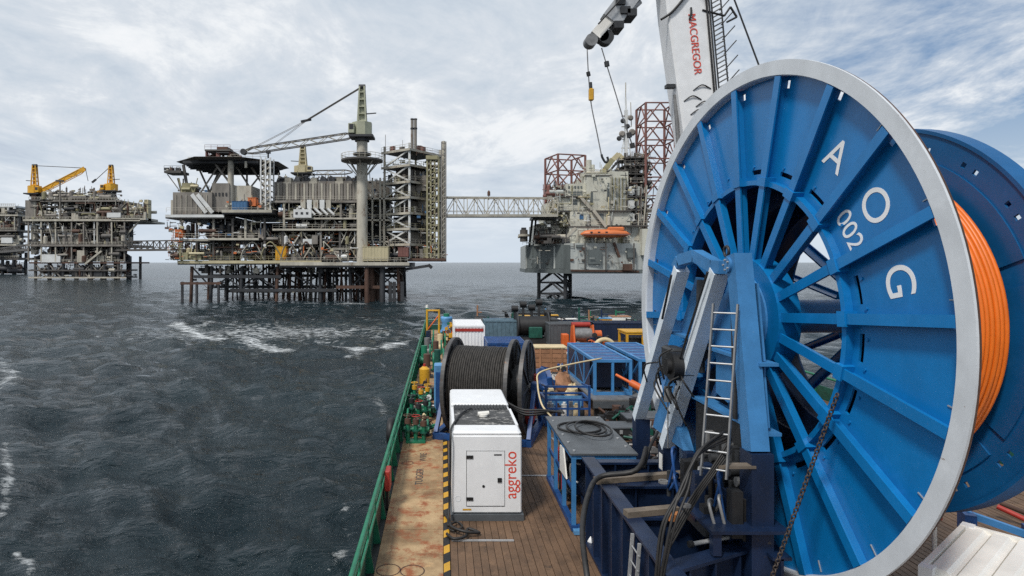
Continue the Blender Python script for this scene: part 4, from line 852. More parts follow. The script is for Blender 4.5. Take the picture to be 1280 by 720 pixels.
    obj('plate', MB().box(0, .05, 0, 63, -.1, .7), M['green_dk'], r2); obj('top_rail', MB().tube((0, 0, 1.2), (0, 63, 1.2), .07, 6), M['green'], r2)
    for k in range(30): obj('stanchion', MB().box(-.05, .0, k*2.1+.4, k*2.1+.48, .0, 1.2), M['green'], r2)
build_stern()

def build_port_gear():
    # green valve manifold standing on the walkway
    rnd = random.Random(9)
    specs = ((25.3, 'rusty red valve heads', 'p_rust'), (28.5, 'dark valve heads', 'dark_steel'), (31.5, 'mixed small valves and a yellow cap', 'yellow'))
    for i, (y, lab, mt) in enumerate(specs):
        t = thing('valve_manifold', 'green pipe manifold on the left walkway with '+lab, 'manifold', (-1.25, y, 0), 0, 'green valve manifolds')
        obj('foot', MB().box(-.25, .55, -.25, .25, 0, .08), M['green'], t)
        for k in range(3):
            x = -.18+.33*k; h = .62+.3*rnd.random(); obj('riser', MB().tube((x, 0, .08), (x, 0, h), .085, 10), M['green'], t); obj('flange', MB().tube((x, 0, h-.3), (x, 0, h-.24), .16, 12), M['green_dk'], t)
            obj('valve_head', MB().tube((x, 0, h), (x, 0, h+.2), .13, 10).tube((x, 0, h+.2), (x, 0, h+.34), .03, 6), M[mt], t)
            obj('handwheel', MB().lathe([(.17+.02*math.cos(q*PI/2), .02*math.sin(q*PI/2)) for q in range(4)], 16, 'z', (x, 0, h+.34), smooth=True), M[mt if k != 1 else 'red'], t)
        obj('header_pipe', MB().tube((-.35, .1, .5), (.7, .1, .5), .11, 10), M['green'], t); obj('branch_pipe', MB().path(spline([(.5, .1, .5), (.62, .3, .6), (.62, .9, .65), (.62, 1.6, .4)]), .07, 8), M['green'], t); obj('sloping_pipe', MB().tube((-.3, .3, .1), (-.25, 1.5, 1.0), .05, 8), M['green'], t)
    t = thing('yellow_tank', 'yellow upright tank among green valves on the left walkway', 'tank', (-1.05, 36, 0))
    obj('shell', MB().tube((0, 0, .2), (0, 0, 1.15), .3, 20).tube((0, 0, 1.15), (0, 0, 1.3), .3, 20, .12), M['yellow'], t)
    for k in range(3): q = 2*PI*k/3; obj('leg', MB().box(.25*math.cos(q)-.04, .25*math.cos(q)+.04, .25*math.sin(q)-.04, .25*math.sin(q)+.04, 0, .25), M['dark_steel'], t)
    obj('nozzle', MB().tube((0, 0, 1.3), (0, 0, 1.45), .08, 10), M['red'], t)
    lst = [(-1.0, 39.5, 'p_rust', 'dark rusty pump'), (-.35, 41.5, 'green_dk', 'small dark green pump'), (-1.3, 43.5, 'green', 'green pump'), (-.5, 46, 'p_rust', 'brown pump'), (-1.2, 48, 'steel', 'steel grey pump'), (-.2, 50.5, 'strap', 'cream pump'), (-1.2, 53, 'navy', 'navy blue pump')]
    for x, y, mt, lab in lst:
        t = thing('deck_pump', lab+' with upright motor on the far left walkway', 'pump', (x, y, 0), 0, 'pumps on the far walkway')
        obj('base', MB().box(-.4, .4, -.3, .3, 0, .15), M['dark_steel'], t); obj('casing', MB().tube((-.3, 0, .45), (.25, 0, .45), .3, 16), M[mt], t); obj('motor', MB().tube((0, 0, .7), (0, 0, 1.5), .22, 14), M[mt], t); obj('discharge_pipe', MB().path(spline([(.25, 0, .45), (.42, 0, .6), (.42, 0, 1.2), (.42, .4, 1.5)]), .07, 8), M['green'], t)
    t = thing('goalpost_frame', 'tall yellow pipe frame standing on the far left walkway', 'frame', (-.9, 56, 0))
    for x in (-.5, .6): obj('post', MB().tube((x, 0, 0), (x, 0, 3.1), .1, 8), M['yellow'], t)
    obj('crossbar', MB().tube((-.55, 0, 3.0), (.65, 0, 3.0), .09, 8), M['yellow'], t); obj('brace', MB().tube((-.5, 0, 1.2), (.6, 0, 2.6), .06, 8), M['orange_paint'], t)
    t = thing('green_mast', 'green post with a yellow base at the far left stern corner', 'post', (-1.55, 62, 0)); obj('post', MB().box(-.14, .14, -.14, .14, 0, 2.8), M['green'], t); obj('base', MB().box(-.25, .25, -.25, .25, 0, .5), M['yellow'], t); obj('lamp', MB().tube((0, 0, 2.8), (0, 0, 3.1), .15, 10), M['dirty_white'], t)
    t = thing('teal_winch', 'teal green capstan at the far left stern', 'winch', (.4, 60, 0)); obj('drum', MB().lathe([(.7, 0), (.5, .3), (.42, .9), (.6, 1.3), (.55, 1.5), (.0, 1.5)], 20, 'z', (0, 0, .6), closed=False, smooth=True), M['light_blue'], t); obj('bed', MB().box(-.8, .8, -.8, .8, 0, .6, ch=.05), M['green'], t); obj('cap', MB().tube((0, 0, 2.1), (0, 0, 2.4), .3, 14), M['green'], t)
build_port_gear()
def build_piles():
    piles = (((4.2, 61.5), 3.2, 2.0, 'tangled dark gear pile with green pieces at the stern, behind the slate container', ['dark_steel', 'green_dk', 'black', 'steel', 'dark_steel', 'slate']),
             ((7.0, 61.5), 4.0, 3.0, 'tallest dark tangle of winch gear at the stern', ['black', 'dark_steel', 'dark_steel', 'green_dk', 'steel', 'navy']),
             ((11.6, 60.0), 3.5, 2.2, 'dark gear pile with blue pieces behind the orange winch', ['dark_steel', 'navy', 'black', 'slate', 'steel', 'p_rust']),
             ((15.5, 63.5), 4.5, 2.0, 'dark gear pile with violet blue pieces at the right end of the stern', ['frame_blue', 'dark_steel', 'green_dk', 'black', 'crate', 'steel']),
             ((10.6, 47.5), 2.4, 1.2, 'small mixed pile of fittings in front of the orange winch', ['orange_paint', 'dark_steel', 'strap', 'dirty_white', 'red', 'steel']),
             ((7.2, 36.6), 1.8, 1.4, 'pile of pale and blue fittings beside the brown crate', ['strap', 'frame_blue', 'dirty_white', 'dark_steel', 'crate']),
             ((9.3, 24.6), 3.2, 1.1, 'dark scrap pile in front of the grey platform', ['dark_steel', 'black', 'p_rust', 'green_dk', 'steel', 'hose']),
             ((7.4, 21.8), 2.4, 1.0, 'dark hose and pipe pile between the power unit and the reel', ['black', 'dark_steel', 'hose', 'p_rust', 'steel']),
             ((.6, 55.5), 1.6, 2.0, 'green and orange gear pile at the far end of the walkway', ['green', 'orange_paint', 'p_rust', 'strap', 'green_dk', 'yellow']),
             ((5.9, 24.4), 1.6, .8, 'low dark hose heap between the power unit and the blue basket', ['black', 'dark_steel', 'hose', 'navy', 'p_rust']),
             ((4.9, 31.6), 1.8, 1.2, 'mixed blue and dark gear heap behind the blue basket', ['frame_blue', 'dark_steel', 'navy', 'black', 'strap']),
             ((8.6, 28.0), 2.6, .9, 'dark cable heap under the edge of the grey platform', ['black', 'dark_steel', 'hose', 'p_rust', 'green_dk']),
             ((12.6, 50.0), 2.4, 1.6, 'dark and orange gear heap right of the orange winch', ['dark_steel', 'orange_paint', 'black', 'steel', 'navy']),
             ((-.9, 33.4), 1.1, .9, 'green yellow valve pile beside the rail left of the drum', ['green', 'yellow', 'green_dk', 'green', 'dark_steel', 'strap', 'p_rust']),
             ((-.9, 29.8), 1.1, .8, 'green pipe tangle beside the rail, nearest the drum', ['green', 'green_dk', 'green', 'p_rust', 'dark_steel', 'dirty_white']),
             ((-.9, 26.6), .9, .65, 'green brown valve tangle at the near end of the pipe gear', ['green', 'p_rust', 'green_dk', 'p_rust', 'dark_steel', 'strap']))
    for i, ((x, y), W, Hh, lab, cols) in enumerate(piles):
        t = thing('gear_pile', lab, 'gear pile', (x, y, 0)); r = random.Random(800+i); acc = {}
        obj('pallet', MB().box(-W*.45, W*.45, -.5, .5, 0, .08), M['dark_steel'], t)
        for k in range(int(60+25*W)):
            m = acc.setdefault(r.choice(cols), MB()); px = r.uniform(-W/2, W/2); env = Hh*(.35+.65*math.cos(px/W*2.6)**2)*(.7+.3*r.random()); c = Vector((px, r.uniform(-.7, .7), .1+env*r.random()**1.3)); a = r.uniform(.06, .2)*(1 if W > 1.2 else .6); q = r.random()
            if q < .25: m.box(c.x-a, c.x+a, c.y-a, c.y+a, max(.08, c.z-a), c.z+a)
            elif q < .55: d = Vector((r.uniform(-1, 1), r.uniform(-.6, .6), r.uniform(-.5, .6)))*.55*(1 if W > 1.2 else .5); e = c+d; e.z = max(.1, e.z); m.tube(c, e, .03+.05*r.random(), 6)
            elif q < .75: m.tube((c.x, c.y, .08), c, .03+.05*r.random(), 6)
            elif q < .9: m.tube(c, c+Vector((0, .1, 0)), a*1.1, 10)
            else: m.lathe([(a*1.3+.03*math.cos(z_*PI/2), .03*math.sin(z_*PI/2)) for z_ in range(4)], 10, r.choice('xyz'), c)
        for mt, m in acc.items(): obj('loose_fitting', m, M[mt], t, stuff=True)
build_piles()

def build_right_corner():
    # white corrugated container roof right beside the camera
    P = at(1205, 655, 11.0); zr = P.z
    ang = math.atan2(-1.0, .72)
    t = thing('white_roof_container', 'white container with ribbed dirty roof in the near right corner', 'container', (P.x, P.y, 0), R(-52))
    W, Ln = 5.6, 2.44          # local x runs along the long side, away to the right
    Hh = zr
    obj('body', MB().box(.05, W, -Ln, -.05, .12, Hh-.09), M['dirty_white'], t)
    k = 0; x = .05
    while x < W-.3:
        m = MB(); r_ = .33; pts = [(x, Hh-.09), (x+.04, Hh), (x+r_-.1, Hh), (x+r_-.05, Hh-.05), (x+r_, Hh-.05), (x+r_, Hh-.088), (x, Hh-.088)]
        m.prism([(p[0], p[1]) for p in pts], 0, Ln-.1, Matrix(((1, 0, 0, 0), (0, 0, -1, -.05), (0, 1, 0, 0), (0, 0, 0, 1)))); obj('roof_panel', m, M['dirty_white'], t); x += r_
    obj('top_rail', MB().box(0, W, -.05, .03, Hh-.14, Hh+.012), M['dirty_white'], t); obj('top_rail', MB().box(-.03, .05, -Ln, -.05, Hh-.14, Hh+.012), M['dirty_white'], t)
    for x, y in ((-.03, -.03), (-.03, -Ln)): obj('corner_casting', MB().box(x, x+.18, y-.1, y+.09, Hh-.16, Hh+.022), M['white'], t)
    for x in (.02, W-.1): obj('bottom_rail', MB().box(x, x+.1, -Ln, 0, 0, .12), M['dirty_white'], t)
    rnd = random.Random(6)
    for k in range(5): x, y = .5+rnd.random()*2.6, -.3-rnd.random()*1.8; obj('rust_chip', MB().box(x, x+.05+rnd.random()*.06, y, y+.05, Hh-.05, Hh+.004), M['dark_steel' if k % 2 else 'p_rust'], t)
    t2 = thing('red_lever', 'small red lever at the back corner of the white ribbed container', 'lever', (P.x-.25, P.y+.35, 0))
    obj('stem', MB().tube((0, 0, 0), (0, 0, zr-.05), .04, 8), M['dirty_white'], t2); obj('knob', MB().box(-.12, .12, -.07, .07, zr-.08, zr+.12, ch=.03), M['red'], t2)
    # litter of gear on the deck beyond the reel
    t3 = thing('blue_clamp_frame', 'blue steel clamp frame lying on deck behind the white ribbed container', 'frame', (14.2, 15.6, 0), R(-25))
    obj('base', MB().box(-.9, .9, -.35, .35, .02, .14), M['frame_blue'], t3); obj('upright', MB().box(-.8, -.55, -.3, .3, .14, .95), M['frame_blue'], t3); obj('upright', MB().box(.5, .75, -.3, .3, .14, .75), M['frame_blue'], t3); obj('jaw', MB().beam((-.7, 0, .9), (.6, 0, .55), .16), M['tower_blue'], t3)
    for k in range(5):
        x, y = 13.0+rnd.random()*6, 15+rnd.random()*8; q = rnd.uniform(0, PI); l = .6+rnd.random()*1.6
        tag(obj('loose_pipe', MB().tube((x, y, .09), (x+l*math.cos(q), y+l*math.sin(q), .09+rnd.random()*.3), .05+.03*rnd.random(), 8), M[('p_rust', 'dark_steel', 'steel', 'red', 'frame_blue')[k % 5]]), ('rusty', 'black', 'steel grey', 'red', 'blue')[k]+' loose pipe lying on the deck beyond the reel', 'pipe', 'loose pipes at the right of the deck')
    for k in range(2):
        x, y = 13.4+rnd.random()*5, 16+rnd.random()*6; pts = [(x+.5*math.cos(q*PI/7)*(1+.1*k), y+.45*math.sin(q*PI/7), .06+.02*k) for q in range(14)]
        tag(obj('rope_loop', MB().path(pts, .04, 6, True), M['hose' if k % 2 else 'strap']), ('tan', 'black')[k]+' loop of rope lying on the deck beyond the reel', 'rope', 'rope loops at the right of the deck')
    for k in range(4):
        x, y = 15+rnd.random()*4, 18+rnd.random()*7; t4 = thing('tool_box', ('navy', 'near black', 'rusty', 'grey')[k]+' tool chest standing on the right of the deck', 'box', (x, y, 0), rnd.random(), 'tool chests at the right of the deck'); obj('body', MB().box(-.5, .5, -.3, .3, 0, .5, ch=.03), M[('navy', 'dark_steel', 'p_rust', 'grey_top')[k]], t4); obj('lid', MB().box(-.52, .52, -.32, .32, .5, .58), M['dark_steel'], t4)
    # cradle rollers under the reel
    for y in (10.0, 16.4):
        t5 = thing('reel_cradle', 'navy roller cradle on deck under the %s of the big reel' % ('near side' if y < 12 else 'far side'), 'cradle', (7.9, y, 0)); obj('bed', MB().box(-1.6, 1.6, -.6, .6, 0, .4), M['navy'], t5); obj('post', MB().box(-1.5, -1.1, -.4, .4, .4, .7), M['navy'], t5); obj('post', MB().box(1.1, 1.5, -.4, .4, .4, .7), M['navy'], t5)
build_right_corner()

# ------------------------------------------------------------------ deck crane behind the reel
def build_crane():
    t = thing('deck_crane', 'white knuckle boom deck crane with red lettering rising behind the big reel', 'crane', (16.0, 36, 0))
    o = Vector((16.0, 36, 0))
    obj('pedestal', MB().tube((0, 0, 0), (0, 0, 3.2), 1.2, 28), M['dirty_white'], t); obj('slew_ring', MB().tube((0, 0, 3.2), (0, 0, 3.6), 1.4, 28), M['dark_steel'], t)
    obj('crane_house', MB().box(-1.3, 1.3, -1.1, 1.6, 3.6, 6.4, ch=.15), M['dirty_white'], t)
    a = Vector((-.05, -.2, 4.6)); b = at(847, -55, 36)-o
    d = (b-a).normalized(); sx = Vector((1, 0, .1034)).normalized()
    # box boom, widening upwards
    def sec(p, w_, h, s_=.12):
        yy = Vector((0, 1, 0)); return [p-sx*(w_/2-s_)-yy*h/2, p+sx*(w_/2-s_)-yy*h/2, p+sx*w_/2-yy*(h/2-s_), p+sx*w_/2+yy*(h/2-s_), p+sx*(w_/2-s_)+yy*h/2, p-sx*(w_/2-s_)+yy*h/2, p-sx*w_/2+yy*(h/2-s_), p-sx*w_/2-yy*(h/2-s_)]
    secs = [sec(a, 1.9, 1.6), sec(a.lerp(b, .45), 2.1, 1.7), sec(a.lerp(b, .83), 2.55, 1.7), sec(b, 2.5, 1.6)]
    m = MB(); vs_ = [v for s_ in secs for v in s_]; fs = [tuple(range(8))[::-1], tuple(range(24, 32))]
    for k in range(3):
        for j in range(8): fs.append((k*8+j, k*8+(j+1) % 8, k*8+8+(j+1) % 8, k*8+8+j))
    m.add(vs_, fs); obj('boom', m, M['white'], t)
    def on(f, x, y=-.86): return a.lerp(b, f)+sx*x+Vector((0, y, 0))
    L_ = (b-a).length
    def f_of(v): # fraction along the boom of picture height v
        z = EYE-(v-328)*36/FOC; return (z-a.z)/(b.z-a.z)
    lettering('MACGREGOR', .62, 'red_letter', frame_matrix(on(f_of(62), .05, -.875), -d, sx), t, .01, squash=.92)
    # pipes, brackets and ladder
    obj('boom_pipe', MB().tube(on(.40, .78, -.9), on(.98, 1.02, -.9), .06, 8), M['black'], t); obj('boom_pipe', MB().tube(on(.40, .92, -.88), on(.98, 1.18, -.88), .045, 8), M['dark_steel'], t)
    ld = obj('ladder', MB().tube(on(.40, 1.25, -.5), on(1.0, 1.5, -.5), .05, 6).tube(on(.40, 1.25+.55, -.5), on(1.0, 1.5+.55, -.5), .05, 6), M['dark_steel'], t)
    for k in range(44):
        f = .42+.57*k/44; obj('rung', MB().tube(on(f, 1.22+.25*f, -.5), on(f+.012, 1.80+.25*f, -.5), .045, 6), M['steel'], ld)
    for k in range(12):
        f = .50+.49*k/12; obj('spike_bracket', MB().tube(on(f, 1.7+.2*f, -.5), on(f+.035, 2.5+.2*f, -.5), .035, 6), M['dark_steel'], t)
    obj('work_bracket', MB().tube(on(f_of(22), .7), on(f_of(32), 1.9, -.9), .06, 6).tube(on(f_of(32), 1.9, -.9), on(f_of(22), 2.3, -.9), .06, 6).tube(on(f_of(22), 2.3, -.9), on(f_of(35), 2.6, -.9), .06, 6).tube(on(f_of(35), 2.6, -.9), on(f_of(40), 2.0, -.9), .06, 6), M['black'], t)
    obj('hydraulic_pipe', MB().path(spline([on(f_of(28), -1.7, -.8), on(f_of(20), -1.0, -.95), on(f_of(-5), .2, -.95)]), .07, 8), M['black'], t)
    obj('hydraulic_pipe', MB().path(spline([on(f_of(32), -.1, -.92), on(f_of(24), .02, -.95), on(f_of(18), .05, -.92)]), .06, 6), M['black'], t)
    obj('end_lug', MB().box(-.25, .25, -.2, .2, -.1, .1, Matrix.Translation(on(f_of(108), -1.42, -.4))), M['dark_steel'], t)
    for f, x in ((f_of(118), .2), (f_of(130), -.4), (f_of(138), .25), (f_of(147), -.1)): obj('hose_loop', MB().path(spline([on(f, x-.5), on(f+.012, x, -.93), on(f, x+.5)]), .035, 6), M['dark_steel'], t)
    obj('foot_bracket', MB().beam(on(f_of(165), -1.0), on(f_of(150), 1.35), .14, .14), M['dark_steel'], t)
    obj('lift_ram', MB().tube(on(f_of(230), -1.35, -.3), on(f_of(118), -1.15, -.3), .11, 12), M['steel'], t)
    # knuckle and folding jib
    obj('knuckle', MB().tube(b+Vector((0, -1.0, .3)), b+Vector((0, 1.0, .3)), .9, 20), M['dirty_white'], t)
    tip = at(738, 52, 36)-o; kn = b+Vector((0, 0, .4))
    elbow = at(788, -8, 36)-o
    m = MB(); m.beam(kn, elbow, 1.0, 1.3); m.beam(elbow+Vector((.3, 0, .3)), at(762, 28, 36)-o, .9, 1.15); jb = obj('jib', m, M['galv'], t)
    obj('jib_tip', MB().beam(at(764, 22, 36)-o, at(743, 46, 36)-o, .7, .62), M['dirty_white'], t)
    obj('jib_nose', MB().beam(at(746, 42, 36)-o, tip+Vector((-.1, 0, -.15)), .5, .55).tube(tip+Vector((0, -.35, 0)), tip+Vector((0, .35, 0)), .36, 16), M['steel'], t)
    for u, v, r_ in ((757, 48, .42), (752, 46, .36)): c = at(u, v, 36)-o; obj('sheave', MB().tube(c+Vector((0, -.3, 0)), c+Vector((0, .3, 0)), r_, 20), M['dark_steel'], t)
    for u, v in ((778, 17), (786, 20), (770, 35), (772, 6)): c = at(u, v, 36)-o; obj('jib_bracket', MB().box(-.25, .3, -.6, .6, -.2, .2, Matrix.Translation(c)), M['dark_steel'], t)
    obj('jib_pipe', MB().tube(at(782, -8, 35.3)-o, at(748, 30, 35.3)-o, .05, 6), M['black'], t); obj('jib_ram', MB().tube(at(800, 2, 36)-o, at(764, 36, 36)-o, .16, 12), M['galv'], t)
    # hoist wires, hanging from the jib
    def wire(pts, name, lab):
        w_ = thing(name, lab, 'hoist wire', at(*pts[0])); q = at(*pts[0]); obj('wire', MB().path(spline([at(*p)-q for p in pts], 5), .035, 6), M['steel'], w_); return w_, q
    w1, q = wire([(734, 62, 36), (735.5, 92, 36), (739, 130, 36), (746, 165, 36), (752, 195, 36)], 'hoist_wire', 'left hanging crane wire with a yellow hook block')
    obj('hook_block', MB().box(-.14, .14, -.14, .14, -.42, .3, Matrix.Translation(at(739, 117, 36)-q), ch=.05), M['yellow'], w1); obj('shackle', MB().tube(at(738, 103, 36)-q, at(738.5, 110, 36)-q, .1, 8), M['dark_steel'], w1); obj('clamp', MB().tube(at(735, 90, 36)-q, at(736, 95, 36)-q, .12, 8), M['black'], w1)
    obj('hook', MB().path(spline([at(752, 193, 36)-q, at(753, 197, 36)-q, at(757, 203, 36)-q, at(760, 200, 36)-q, at(759, 196, 36)-q]), .07, 6), M['dark_steel'], w1)
    w2, q = wire([(752, 60, 36), (758, 80, 36), (768, 112, 36), (778, 145, 36), (787, 172, 36)], 'hoist_wire', 'right hanging crane wire with small dark weights')
    for u, v in ((758, 80), (786, 169), (790, 182)): obj('weight', MB().tube(at(u, v-3, 36)-q, at(u+1, v+3, 36)-q, .15, 10), M['dark_steel'], w2)
    obj('end_wire', MB().tube(at(787, 172, 36)-q, at(790, 180, 36)-q, .04, 6), M['steel'], w2)
    sw = thing('stay_wire', 'thin dark stay wire slanting down behind the top of the reel rim', 'wire', at(890, -75, 33)); q = at(890, -75, 33)
    obj('wire', MB().tube((0, 0, 0), at(960, 112, 33)-q, .045, 6).tube(at(960, 112, 33)-q, Vector((18.9, 33, .1))-q, .045, 6), M['dark_steel'], sw); obj('deck_eye', MB().box(-.2, .2, -.2, .2, -.1, .25, Matrix.Translation(Vector((18.9, 33, .1))-q)), M['dark_steel'], sw); obj('top_bracket', MB().beam((-2.0, 2.6, .4), (.1, 0, 0), .14), M['dark_steel'], sw)
build_crane()

# ------------------------------------------------------------------ offshore platforms
class Plat:
    """local frame of one platform: u, v are sizes measured on its front face, turned into metres by its distance"""
    def __init__(s, name, lab, cat, D, uc):
        s.D = D; s.s = D/FOC; s.uc = uc; s.t = thing(name, lab, cat, ((uc-553)*s.s, D, SEA)); s.acc = {}
    def x(s, u): return (u-s.uc)*s.s
    def z(s, v): return EYE-(v-328)*s.s-SEA
    def P(s, u, v, y=0): return Vector((s.x(u), y, s.z(v)))
    def box(s, name, u0, u1, v0, v1, y0, y1, mt, label=None, ch=0):
        return obj(name, MB().box(s.x(u0), s.x(u1), y0, y1, s.z(v0), s.z(v1), ch=ch), M[mt], s.t, label=label)
    def bar(s, name, p, q, w_, mt): return obj(name, MB().beam(s.P(*p), s.P(*q), w_), M[mt], s.t)
    def tube(s, name, p, q, r, mt, n=8, r2=None): return obj(name, MB().tube(s.P(*p), s.P(*q), r, n, r2), M[mt], s.t)
    def sm(s, mt): return s.acc.setdefault(mt, MB())
    def rail(s, u0, u1, v, y, mt='p_pale', h=1.15, y2=None):
        m = s.sm(mt); y2 = y if y2 is None else y2; a = s.P(u0, v, y); b = s.P(u1, v, y2); w_ = .045*max(1, s.s/.2)
        for k in (1, .55): m.beam(a+Vector((0, 0, h*k)), b+Vector((0, 0, h*k)), w_*1.5)
        n = max(2, int((b-a).length/1.6))
        for k in range(n+1): c = a.lerp(b, k/n); m.beam(c, c+Vector((0, 0, h)), w_*1.3)
    def clutter(s, u0, u1, v0, v1, y0, y1, n, seed, pal, big=2.2, small=1.0):
        r = random.Random(seed); z0, z1 = s.z(v1), s.z(v0); x0, x1 = s.x(u0), s.x(u1)
        for k in range(n):
            mt = r.choice(pal); kind = r.random(); x = r.uniform(x0, x1); y = y0+(y1-y0)*r.random()**1.4; H_ = z1-z0
            if kind < .20:   # horizontal vessel
                R_ = r.uniform(.3, .75)*small; l = r.uniform(1.5, 4.5)*small; zc = z0+R_+r.random()*(H_-2*R_)*.7 if H_ > 2*R_ else z0+R_
                m = MB().tube((x-l/2, y, zc), (x+l/2, y, zc), R_, 10); nm = 'vessel'; sz = l
            elif kind < .34:  # upright vessel
                R_ = r.uniform(.25, .7)*small; h = min(H_*.95, r.uniform(1.4, 4.0)*small); m = MB().tube((x, y, z0), (x, y, z0+h), R_, 10).tube((x, y, z0+h), (x, y, z0+h+R_*.5), R_, 10, R_*.4); nm = 'upright_vessel'; sz = h
            elif kind < .58:  # cabinet or skid
                a, b, h = r.uniform(.6, 2.6)*small, r.uniform(.6, 2), min(H_*.9, r.uniform(.7, 2.6)*small); m = MB().box(x-a/2, x+a/2, y, y+b, z0, z0+h); nm = 'equipment_skid'; sz = max(a, h)
            elif kind < .84:  # pipe with bends
                x2 = min(x1, max(x0, x+r.uniform(-6, 6)*small)); za, zb = z0+r.random()*H_, z0+r.random()*H_; R_ = r.uniform(.08, .2)*small*max(1, s.s/.25)
                m = MB(); pts = [(x, y, z0 if r.random() < .5 else za), (x, y, zb), (x2, y, zb), (x2, y+r.uniform(0, 1), z1 if r.random() < .5 else za)]
                for p, q in zip(pts[:-1], pts[1:]):
                    if (Vector(p)-Vector(q)).length > .05: m.tube(p, q, R_, 6)
                nm = 'pipe'; sz = abs(x2-x)+abs(zb-z0)
            else:             # column or brace
                w_ = r.uniform(.14, .3)*max(1, s.s/.25); m = MB().beam((x, y, z0), (x+r.choice((0, 0, 1.5, -1.5))*small, y, z1), w_); nm = 'strut'; sz = H_
            if sz/s.s >= 10 and m.v: obj(nm, m, M[mt], s.t)
            elif m.v: s.sm(mt).add(m.v, m.f)
    def fill(s, u0, u1, v0, v1, y0, y1, n, seed, pal, size=1.0):
        r = random.Random(seed)
        for k in range(n):
            m = s.sm(r.choice(pal)); c = s.P(r.uniform(u0, u1), r.uniform(v0, v1), y0+(y1-y0)*r.random()); a = r.uniform(.12, .75)*size; q = r.random()
            if q < .3: m.box(c.x-a, c.x+a, c.y, c.y+a, c.z-a*r.uniform(.3, .9), c.z+a*r.uniform(.3, .9))
            elif q < .55: m.tube(c, c+Vector((r.choice((-1, 1))*a*4, 0, r.uniform(-.2, .2)*a)), .1*size+.1*a, 6)
            elif q < .8: m.tube(c, c+Vector((r.uniform(-.1, .1), 0, a*4)), .08*size+.1*a, 6)
            elif q < .9: m.beam(c, c+Vector((a*3, 0, r.choice((-1, 1))*a*3)), .12*size)
            else: m.tube(c, c+Vector((0, .5, 0)), a*.8, 8)
    def xbrace(s, u0, u1, v0, v1, y, w_, mt, name='brace', both=True, y2=None):
        y2 = y if y2 is None else y2
        s.bar(name, (u0, v0, y), (u1, v1, y2), w_, mt)
        if both: s.bar(name, (u1, v0, y2), (u0, v1, y), w_, mt)
    def flush(s):
        for mt, m in s.acc.items(): obj('small_pipework', m, M[mt], s.t, stuff=True)
        s.acc = {}
PAL = ['p_grey', 'p_grey', 'p_pale', 'p_mid', 'p_mid', 'p_dark', 'p_rust', 'p_pale', 'p_white', 'p_ygreen']
PALD = ['p_mid', 'p_dark', 'p_dark', 'p_grey', 'p_rust', 'p_mid', 'p_pale']
def lattice(parent, mt, c, side, z0, z1, bays, w_, tri=False, name='chord', rot=0, wb=None):
    n = 3 if tri else 4; wb = wb or w_*.6
    pts = [Vector((c[0]+side*math.cos(rot+2*PI*k/n), c[1]+side*math.sin(rot+2*PI*k/n), 0)) for k in range(n)]
    for p in pts: obj(name, MB().tube((p.x, p.y, z0), (p.x, p.y, z1), w_, 8), M[mt], parent)
    h = (z1-z0)/bays
    for b in range(bays+1):
        z = z0+h*b
        for k in range(n):
            p, q = pts[k], pts[(k+1) % n]; V = lambda a, zz: (a.x, a.y, zz)
            obj('horizontal_brace', MB().tube(V(p, z), V(q, z), wb, 6), M[mt], parent)
            if b < bays:
                mid = (p+q)/2; obj('diagonal_brace', MB().tube(V(p, z), V(mid, z+h), wb, 6).tube(V(q, z), V(mid, z+h), wb, 6), M[mt], parent)

